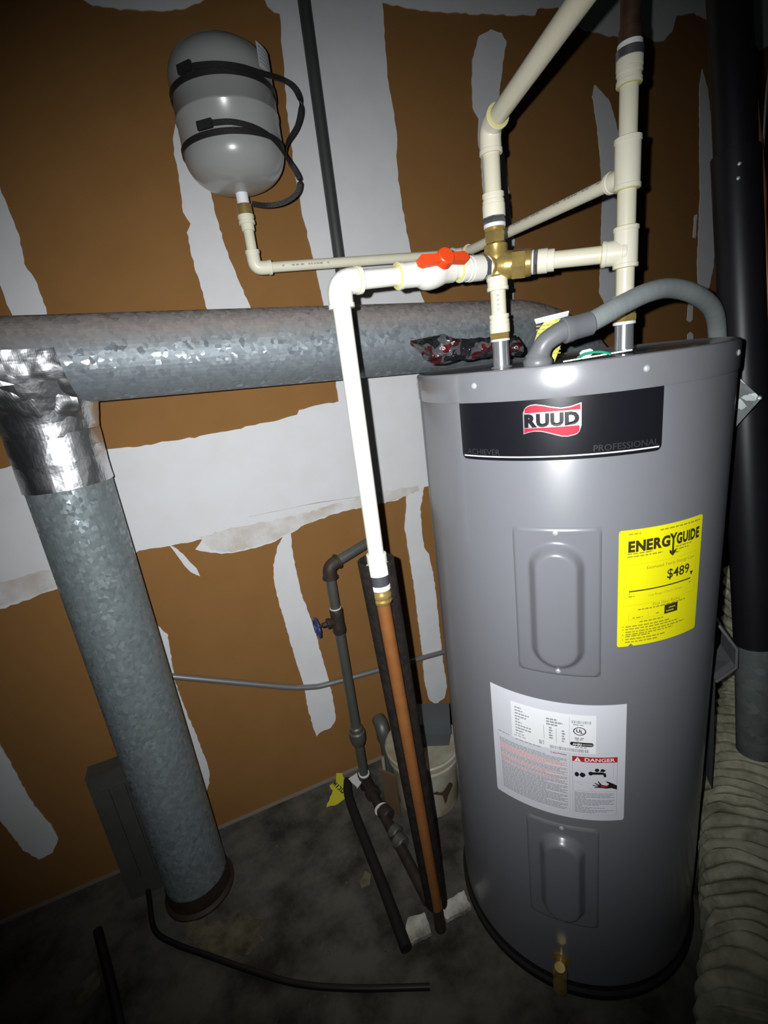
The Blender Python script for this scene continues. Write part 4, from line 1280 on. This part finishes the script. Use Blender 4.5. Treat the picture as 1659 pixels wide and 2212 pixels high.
GX, GY = -0.2153, -0.0878
gas = thing('gas_pipe', 'grey threaded steel pipe with a small blue valve wheel beside the wall', 'pipe', (GX, GY, 0.0))
G = Vector((GX, GY, 0))
seg_('riser', G, 0.058, 0.575, 0.0142, GREYP, 'rod', gas)
seg_('riser', G, 0.640, 0.745, 0.0138, GREYP, 'rod', gas)
V, F = lathe(up(G, 0.566), (0, 0, 1), [(0, 0.0165), (0.006, 0.0188), (0.026, 0.0180), (0.032, 0.0172), (0.052, 0.0180), (0.072, 0.0188), (0.078, 0.0165)], 24)
vb = new('valve_body', V, F, RUST, gas)
hdir = Vector((-0.985, -0.06, 0.0)).normalized()
V, F = lathe(up(G, 0.606), hdir, [(0, 0.013), (0.020, 0.012), (0.024, 0.015), (0.032, 0.015), (0.034, 0.008), (0.046, 0.007), (0.048, 0.0035), (0.064, 0.0035)], 18)
new('bonnet', V, F, RUST, vb)
hc = up(G, 0.606) + hdir * 0.062
_, hu, hvv = frame(hdir)
rim = [hc + (hu * math.cos(2 * PI * k / 40) + hvv * math.sin(2 * PI * k / 40)) * (0.0255 + 0.0016 * math.cos(k * PI / 2.5)) for k in range(41)]
wh = join(tube(rim, 0.0040, 10, caps=False), lathe(hc - hdir * 0.004, hdir, [(0, 0.007), (0.008, 0.007)], 14),
          *[rodp(hc, hc + (hu * math.cos(2 * PI * k / 4) + hvv * math.sin(2 * PI * k / 4)) * 0.025, 0.003, seg=8) for k in range(4)])
new('hand_wheel', *wh, BLUEH, vb)
V, F = join(ring(up(G, 0.644), (0, 0, 1), 0.0142, 0.005, 0.0016))
new('thread_seal', V, F, TEFLON, gas)
# union lower down
V, F = lathe(up(G, 0.170), (0, 0, 1), [(0, 0.0150), (0.006, 0.0200), (0.022, 0.0245), (0.030, 0.0250), (0.050, 0.0250), (0.054, 0.0205), (0.066, 0.0195), (0.070, 0.0155)], 28)
new('union', V, F, GREYP, gas)
V, F = ring(up(G, 0.056), (0, 0, 1), 0.0145, 0.005, 0.0028)
new('thread_seal', V, F, TEFLON, gas)
# top elbow and branch into the wall
GE = up(G, 0.772)
gb = Vector((0.130, 0.022, 0.030)).normalized()
V, F = elbow(GE, (0, 0, -1), gb, 0.0185, 0.034, 0.032, lip=0.003)
new('elbow', V, F, RUST, gas)
V, F = rodp(GE + gb * 0.030, GE + gb * 0.165, 0.0140)
new('branch', V, F, GREYP, gas)
# foot: tee on the floor and the run towards the room
V, F = join(lathe(up(G, 0.0), (0, 0, 1), [(0, 0.016), (0.004, 0.019), (0.045, 0.019), (0.053, 0.021), (0.0535, 0.015)], 24),
            lathe((GX, GY + 0.02, 0.028), (0.05, -1, 0), [(0, 0.019), (0.06, 0.019), (0.068, 0.023), (0.085, 0.023), (0.086, 0.016)], 24))
new('tee', V, F, RUST, gas)
V, F = rodp((-0.2118, -0.150, 0.028), (-0.206, -0.50, 0.026), 0.0145)
new('floor_run', V, F, RUST, gas)
V, F = ring((-0.2095, -0.2090, 0.028), (0.01, -1, 0), 0.016, 0.004, 0.0055)
new('thread_seal', V, F, TEFLON, gas)
for y0, y1 in ((-0.211, -0.245), (-0.285, -0.310), (-0.316, -0.345)):
    V, F = lathe((-0.2085, y0, 0.028), (0.01, y1 - y0, 0), [(0, 0.018), (0.004, 0.0215), (abs(y1 - y0) - 0.004, 0.0215), (abs(y1 - y0), 0.018)], 24)
    new('coupling', V, F, GREYP if y0 < -0.25 else RUST, gas)

V, F = join(lathe((-0.136, -0.10, 0.0), (0, 0, 1), [(0, 0.0150), (0.160, 0.0150), (0.162, 0.020), (0.180, 0.022)], 22),
            tube(smoothpath([(-0.136, -0.10, 0.170), (-0.136, -0.098, 0.192), (-0.134, -0.085, 0.206), (-0.133, -0.060, 0.210)], 5), 0.0215, 20))
tag(new('capped_pipe', V, F, GREYP), 'short grey pipe stub with rounded elbow behind the black sleeve', 'pipe')

V, F = tube(smoothpath([(-0.262, -0.050, 0.018), (-0.276, -0.09, 0.019), (-0.283, -0.15, 0.019), (-0.287, -0.28, 0.019), (-0.290, -0.42, 0.019), (-0.296, -0.56, 0.019)], 6), 0.0140, 16)
tag(new('black_floor_pipe', V, F, RUBBER), 'black pipe lying on the floor left of the gas line', 'pipe')
V, F = slab(outline([(-0.262,-0.062),(-0.232,-0.058),(-0.226,-0.098),(-0.250,-0.112)], 0.01, 0.002, 9), lambda x, y, h: Vector((x, y, 0.037 + h + 0.12 * (x + 0.24))), 0.0, 0.003)
tag(new('paper_scrap', V, F, MUD, sharp=None), 'small white paper scrap on the black floor pipe near the wall', 'paper')

# ================================================================== FLOOR CLUTTER
# white-washed broken board under the copper pipe
bpts = outline([(-0.305,-0.548),(-0.228,-0.552),(-0.222,-0.505),(-0.262,-0.498),(-0.280,-0.520)], 0.008, 0.002, 2)
V, F = slab(bpts, lambda x, y, h: Vector((x, y, h)), 0.0, 0.010)
tag(new('broken_board', V, F, WOODW, sharp=None), 'pointed broken whitewashed board piece on the floor at the black pipe end', 'wood scrap')
bpts = outline([(-0.183,-0.545),(-0.118,-0.548),(-0.112,-0.508),(-0.186,-0.508)], 0.008, 0.002, 3)
V, F = slab(bpts, lambda x, y, h: Vector((x, y, h)), 0.0, 0.012)
tag(new('broken_board', V, F, WOODW, sharp=None), 'whitewashed board piece between the copper pipe foot and the heater base', 'wood scrap')

# bucket with lid and can on it
BX, BY = -0.052, -0.205
bk = thing('bucket', 'stained white plastic bucket with a rust smear behind the copper pipe', 'bucket', (BX, BY, 0))
V, F = lathe((BX, BY, 0), (0, 0, 1), [(0, 0.088), (0.004, 0.092), (0.160, 0.102), (0.163, 0.107), (0.170, 0.107), (0.173, 0.102), (0.186, 0.103)], 48)
new('body', V, F, BUCKET, bk)
V, F = lathe((BX, BY, 0.184), (0, 0, 1), [(0, 0.110), (0.002, 0.112), (0.014, 0.112), (0.018, 0.108), (0.014, 0.100), (0.013, 0.004)], 48)
new('rim_lid', V, F, BUCKET, bk)
def onb(ph, z, h=0.0008):
    a_ = math.radians(ph); r_ = 0.092 + (z - 0.004) * 0.010 / 0.156 + h
    return Vector((BX + r_ * math.cos(a_), BY + r_ * math.sin(a_), z))
V, F = [], []
sm = [(-104, 0.100, 0.106), (-98, 0.094, 0.108), (-92, 0.088, 0.098), (-88, 0.082, 0.098), (-85, 0.046, 0.100), (-81, 0.050, 0.106), (-77, 0.070, 0.112), (-73, 0.078, 0.116), (-69, 0.084, 0.108), (-65, 0.090, 0.100)]
for ph, z0_, z1_ in sm:
    V += [onb(ph, z0_), onb(ph, z1_)]
F = [(2 * i, 2 * i + 2, 2 * i + 3, 2 * i + 1) for i in range(len(sm) - 1)]
new('rust_smear', V, F, RUSTST, bk, sharp=None)
cc = Vector((BX + 0.040, BY - 0.004, 0.199))
axr = (Vector((0.88, -0.47, 0)).normalized(), Vector((0.47, 0.88, 0)).normalized(), Vector((0, 0, 1)))
box_ = thing('slate_tub', 'slate grey plastic tub standing on the stained bucket', 'tub', cc)
def tub(w0, w1, d0, d1, z0, z1):
    V_ = []
    for (w_, d_, z) in ((w0, d0, z0), (w1, d1, z1)):
        for i, j in ((-1, -1), (1, -1), (1, 1), (-1, 1)):
            V_.append(cc + axr[0] * (i * w_ / 2) + axr[1] * (j * d_ / 2) + Vector((0, 0, z)))
    return V_, [(3, 2, 1, 0), (4, 5, 6, 7), (0, 1, 5, 4), (1, 2, 6, 5), (2, 3, 7, 6), (3, 0, 4, 7)]
new('body', *tub(0.085, 0.100, 0.07, 0.085, 0.0, 0.050), SLATE, box_, sharp=None)
new('lid', *tub(0.106, 0.104, 0.09, 0.088, 0.050, 0.085), SLATE, box_, sharp=None)

# tan board with a pale stick leaning beside the bucket
axc = (Vector((0.55, -0.83, 0)).normalized(), Vector((0.83, 0.55, 0)).normalized(), Vector((0, 0, 1)))
V, F = boxm((-0.1735, -0.212, 0.075), (0.050, 0.006, 0.150), axc)
tag(new('tan_board', V, F, CARD, sharp=None), 'small tan board standing upright behind the copper pipe', 'board')
V, F = rodp((-0.176, -0.178, 0.003), (-0.164, -0.150, 0.150), 0.0055, seg=10)
tag(new('pale_stick', V, F, PALEW), 'pale thin stick leaning by the tan board', 'stick')

# torn yellow tag on the floor by the wall
tp = outline([(-0.352,-0.098),(-0.318,-0.060),(-0.322,-0.040),(-0.300,-0.040),(-0.288,-0.012),(-0.272,-0.020),(-0.268,-0.052),(-0.276,-0.066),(-0.290,-0.098),(-0.315,-0.104)], 0.01, 0.0015, 8)
def tilt(x, y, h):
    return Vector((x, y, 0.002 + h + max(0.0, (y + 0.104)) * 0.28))
V, F = slab(tp, tilt, 0.0, 0.001)
yt = new('torn_tag', V, F, TAGY, sharp=None)
tag(yt, 'torn yellow paper tag with black lettering lying at the wall foot', 'tag')
t_ = join(*[rect2d(x_, x_ + w_, y_, y_ + h_) for x_, w_, y_, h_ in ((0.0, 0.003, 0, 0.014), (0.003, 0.005, 0.010, 0.003), (0.008, 0.003, 0, 0.014), (0.014, 0.003, 0.001, 0.012), (0.017, 0.005, 0, 0.003), (0.017, 0.005, 0.011, 0.003), (0.026, 0.0035, 0, 0.014), (0.034, 0.003, 0, 0.014), (0.040, 0.003, 0, 0.014), (0.037, 0.003, 0.005, 0.004))])
ca, sa = math.cos(2.0), math.sin(2.0)
V = [tilt(-0.281 + x * ca - y * sa, -0.076 + x * sa + y * ca, 0.0018) for x, y in t_[0]]
new('print', V, t_[1], BLACKPR, yt, sharp=None)

# cables on the floor
V, F = tube(smoothpath([(-0.865,-0.075,0.009),(-0.855,-0.14,0.009),(-0.839,-0.229,0.009),(-0.790,-0.288,0.009),(-0.718,-0.352,0.009),(-0.622,-0.436,0.009),(-0.540,-0.502,0.009),(-0.432,-0.566,0.009),(-0.28,-0.64,0.009)], 6), 0.0065, 12)
tag(new('floor_cable', V, F, CABLE), 'black cable curving over the floor past the duct foot', 'cable')
V, F = tube(smoothpath([(-0.975,-0.16,0.011),(-0.961,-0.205,0.011),(-0.934,-0.292,0.011),(-0.902,-0.408,0.011),(-0.88,-0.52,0.011)], 6), 0.011, 12)
tag(new('floor_hose', V, F, CABLE), 'dark hose lying straight on the floor in the near corner', 'hose')

# grey metal vent housing standing behind the duct
vh = thing('vent_housing', 'grey metal vent panel standing upright behind the foot of the duct', 'vent', (-0.80, -0.085, 0))
V, F = boxm((-0.800, -0.0885, 0.2065), (0.205, 0.045, 0.413))
new('housing', V, F, VENTG, vh, sharp=None)
for x0, x1 in ((-0.884, -0.862), (-0.852, -0.826), (-0.816, -0.790), (-0.780, -0.75)):
    V, F = boxm(((x0 + x1) / 2, -0.1135, 0.215), (x1 - x0, 0.006, 0.30))
    new('slat', V, F, VENTG, vh, sharp=None)

# ================================================================== BEHIND / BESIDE THE HEATER
fl_ = thing('flue_pipe', 'black round flue pipe rising beside the water heater', 'flue', (0.512, -0.765, 0.0))
FT = Vector((0.5235, -0.520, 2.32)); FJ = Vector((0.523, -0.621, 1.532)); FB = Vector((0.515, -0.744, 0.618)); FG = Vector((0.5115, -0.772, 0.36))
V, F = rodp(FJ, FT, 0.0330)
new('upper_section', V, F, BLACKP, fl_)
V, F = rodp(FB, FJ + (FJ - FB).normalized() * 0.03, 0.0375)
new('lower_section', V, F, BLACKP, fl_)
V, F = rodp(FG, FB + (FJ - FB).normalized() * 0.02, 0.0355)
new('galvanized_sleeve', V, F, GALV, fl_)
for dz in (0.0, 0.022):
    V, F = lathe(FJ + Vector((-0.030, -0.025, -0.02 + dz)), (-0.75, -0.6, 0), [(0, 0.003), (0.002, 0.003), (0.003, 0.0015)], 10)
    new('screw', V, F, SCREW, fl_)
# square galvanized bracket plate turned on its corner
pc = Vector((0.408, -0.712, 1.137))
pu = Vector((0.55, -0.83, 0.0)).normalized()
sq = [(-0.004, 0.060), (0.003, 0.059), (0.050, 0.006), (0.003, -0.064), (-0.004, -0.068)]
pn = pu.cross(Vector((0, 0, 1)))
V, F = slab(sq, lambda x, z, h: pc + pu * x + Vector((0, 0, z)) + pn * h, -0.001, 0.001)
br = new('bracket_plate', V, F, GALV, sharp=None)
tag(br, 'galvanized diamond plate sticking out behind the heater shoulder', 'bracket')
V, F = lathe(pc + pu * 0.047 + Vector((0, 0, 0.007)), -pn if (-pn).dot(CAM - pc) > 0 else pn, [(0, 0.004), (0.002, 0.004), (0.004, 0.002)], 10)
new('screw', V, F, SCREW, br)
# sheet-metal boot behind the heater
bt = thing('duct_boot', 'dark sheet metal duct boot with a bent bright edge behind the heater', 'duct', (0.47, -0.66, 0))
bo = [(0.425,-0.722,0.685),(0.440,-0.752,0.640),(0.4415,-0.754,0.596),(0.424,-0.728,0.552),(0.428,-0.733,0.40),(0.430,-0.738,0.262)]
bi = [(0.462,-0.690,0.685),(0.480,-0.705,0.640),(0.480,-0.705,0.596),(0.468,-0.695,0.552),(0.468,-0.695,0.40),(0.468,-0.695,0.262)]
V = [Vector(p) for p in bo] + [Vector(p) for p in bi]
th_ = Vector((-0.02, 0.09, 0))
V += [v + Vector((0.012, 0.016, 0)) for v in V]
n6 = 6
F = []
for i in range(5):
    F.append((i, i + 1, 6 + i + 1, 6 + i)); F.append((12 + i, 18 + i, 18 + i + 1, 12 + i + 1))
    F.append((i, 12 + i, 12 + i + 1, i + 1)); F.append((6 + i, 6 + i + 1, 18 + i + 1, 18 + i))
F.append((0, 6, 18, 12)); F.append((5, 17, 23, 11))
new('shell', V, F, mat('dark_sheet_metal', (0.20, 0.21, 0.22), 0.4, 0.25), bt, sharp=None)
V, F = tube([Vector(p) + Vector((-0.002, -0.003, 0)) for p in bo[:4]], 0.0032, 8)
new('bent_edge', V, F, EMT, bt)

# corrugated flexible duct snaking over the floor
fx = smoothpath([(0.06,-1.12,0.118),(0.15,-1.045,0.112),(0.215,-0.995,0.112),(0.285,-0.950,0.112),(0.352,-0.902,0.112),(0.44,-0.838,0.114),(0.55,-0.760,0.12),(0.68,-0.690,0.16),(0.80,-0.63,0.26),(0.86,-0.59,0.42),(0.88,-0.57,0.62)], 24)
L_ = 0.0
rad = []
for i, p in enumerate(fx):
    if i:
        L_ += (p - fx[i - 1]).length
    rad.append(0.1015 + 0.0050 * math.sin(2 * PI * L_ / 0.030 + 1.6 * noise.noise(p * 14)) + 0.005 * noise.noise(p * 9))
V, F = tube(fx, rad, 48)
V = [v + noise.noise_vector(v * 14) * 0.010 + noise.noise_vector(v * 40) * 0.003 for v in V]
tag(new('flexible_duct', V, F, FLEX, sharp=None), 'dirty cream corrugated flexible duct on the floor beside the heater', 'duct')

# copper tube and thin wires by the flue
V, F = tube(smoothpath([(0.64,-0.50,2.0),(0.609,-0.607,1.56),(0.616,-0.619,1.449),(0.629,-0.640,1.261),(0.64,-0.66,0.95)], 8), 0.0065, 10)
tag(new('copper_tube', V, F, ORANGEC), 'thin orange copper tube just past the black flue pipe', 'pipe')
for pts_, lab in (([(0.655,-0.49,1.95),(0.669,-0.516,1.767),(0.688,-0.545,1.609),(0.69,-0.55,1.55),(0.70,-0.56,1.1)], 'thin grey wire slanting down beside the flue pipe'),
                  ([(0.70,-0.55,2.0),(0.695,-0.556,1.743),(0.693,-0.558,1.62),(0.708,-0.575,1.1)], 'thin grey wire meeting the other one at a point at the frame edge')):
    V, F = tube(smoothpath(pts_, 6), 0.0022, 8)
    tag(new('wire', V, F, EMT), lab, 'wire')

# crumpled printed film behind the heater lid
V, F = [], []
nx, na_ = 17, 11
A0 = Vector((-0.046, -0.428, 1.298)); A1 = Vector((0.135, -0.475, 1.280))
for i in range(nx + 1):
    t = i / nx
    c_ = A0.lerp(A1, t)
    rx = 0.020 + 0.006 * math.sin(t * 3)
    rz = 0.0235 + 0.003 * math.sin(t * 5 + 1) - 0.006 * t
    if t < 0.12: rz *= 0.6 + t * 3.3
    for k in range(na_):
        a_ = 2 * PI * k / na_
        p = c_ + Vector((0.15 * rx * math.cos(a_), -rx * math.cos(a_), rz * math.sin(a_)))
        p += Vector((-0.020 * math.sin(a_) if t < 0.05 else 0, 0, 0))
        nn = noise.noise_vector(p * 45) * 0.009
        V.append(p + nn)
for i in range(nx):
    for k in range(na_):
        k2 = (k + 1) % na_
        F.append((i * na_ + k, i * na_ + k2, (i + 1) * na_ + k2, (i + 1) * na_ + k))
F.append(tuple(range(na_))[::-1]); F.append(tuple(range(nx * na_, (nx + 1) * na_)))
tag(new('plastic_film', V, F, BAG, sharp=None), 'crumpled shiny red and black plastic film lying on the heater lid', 'plastic film')
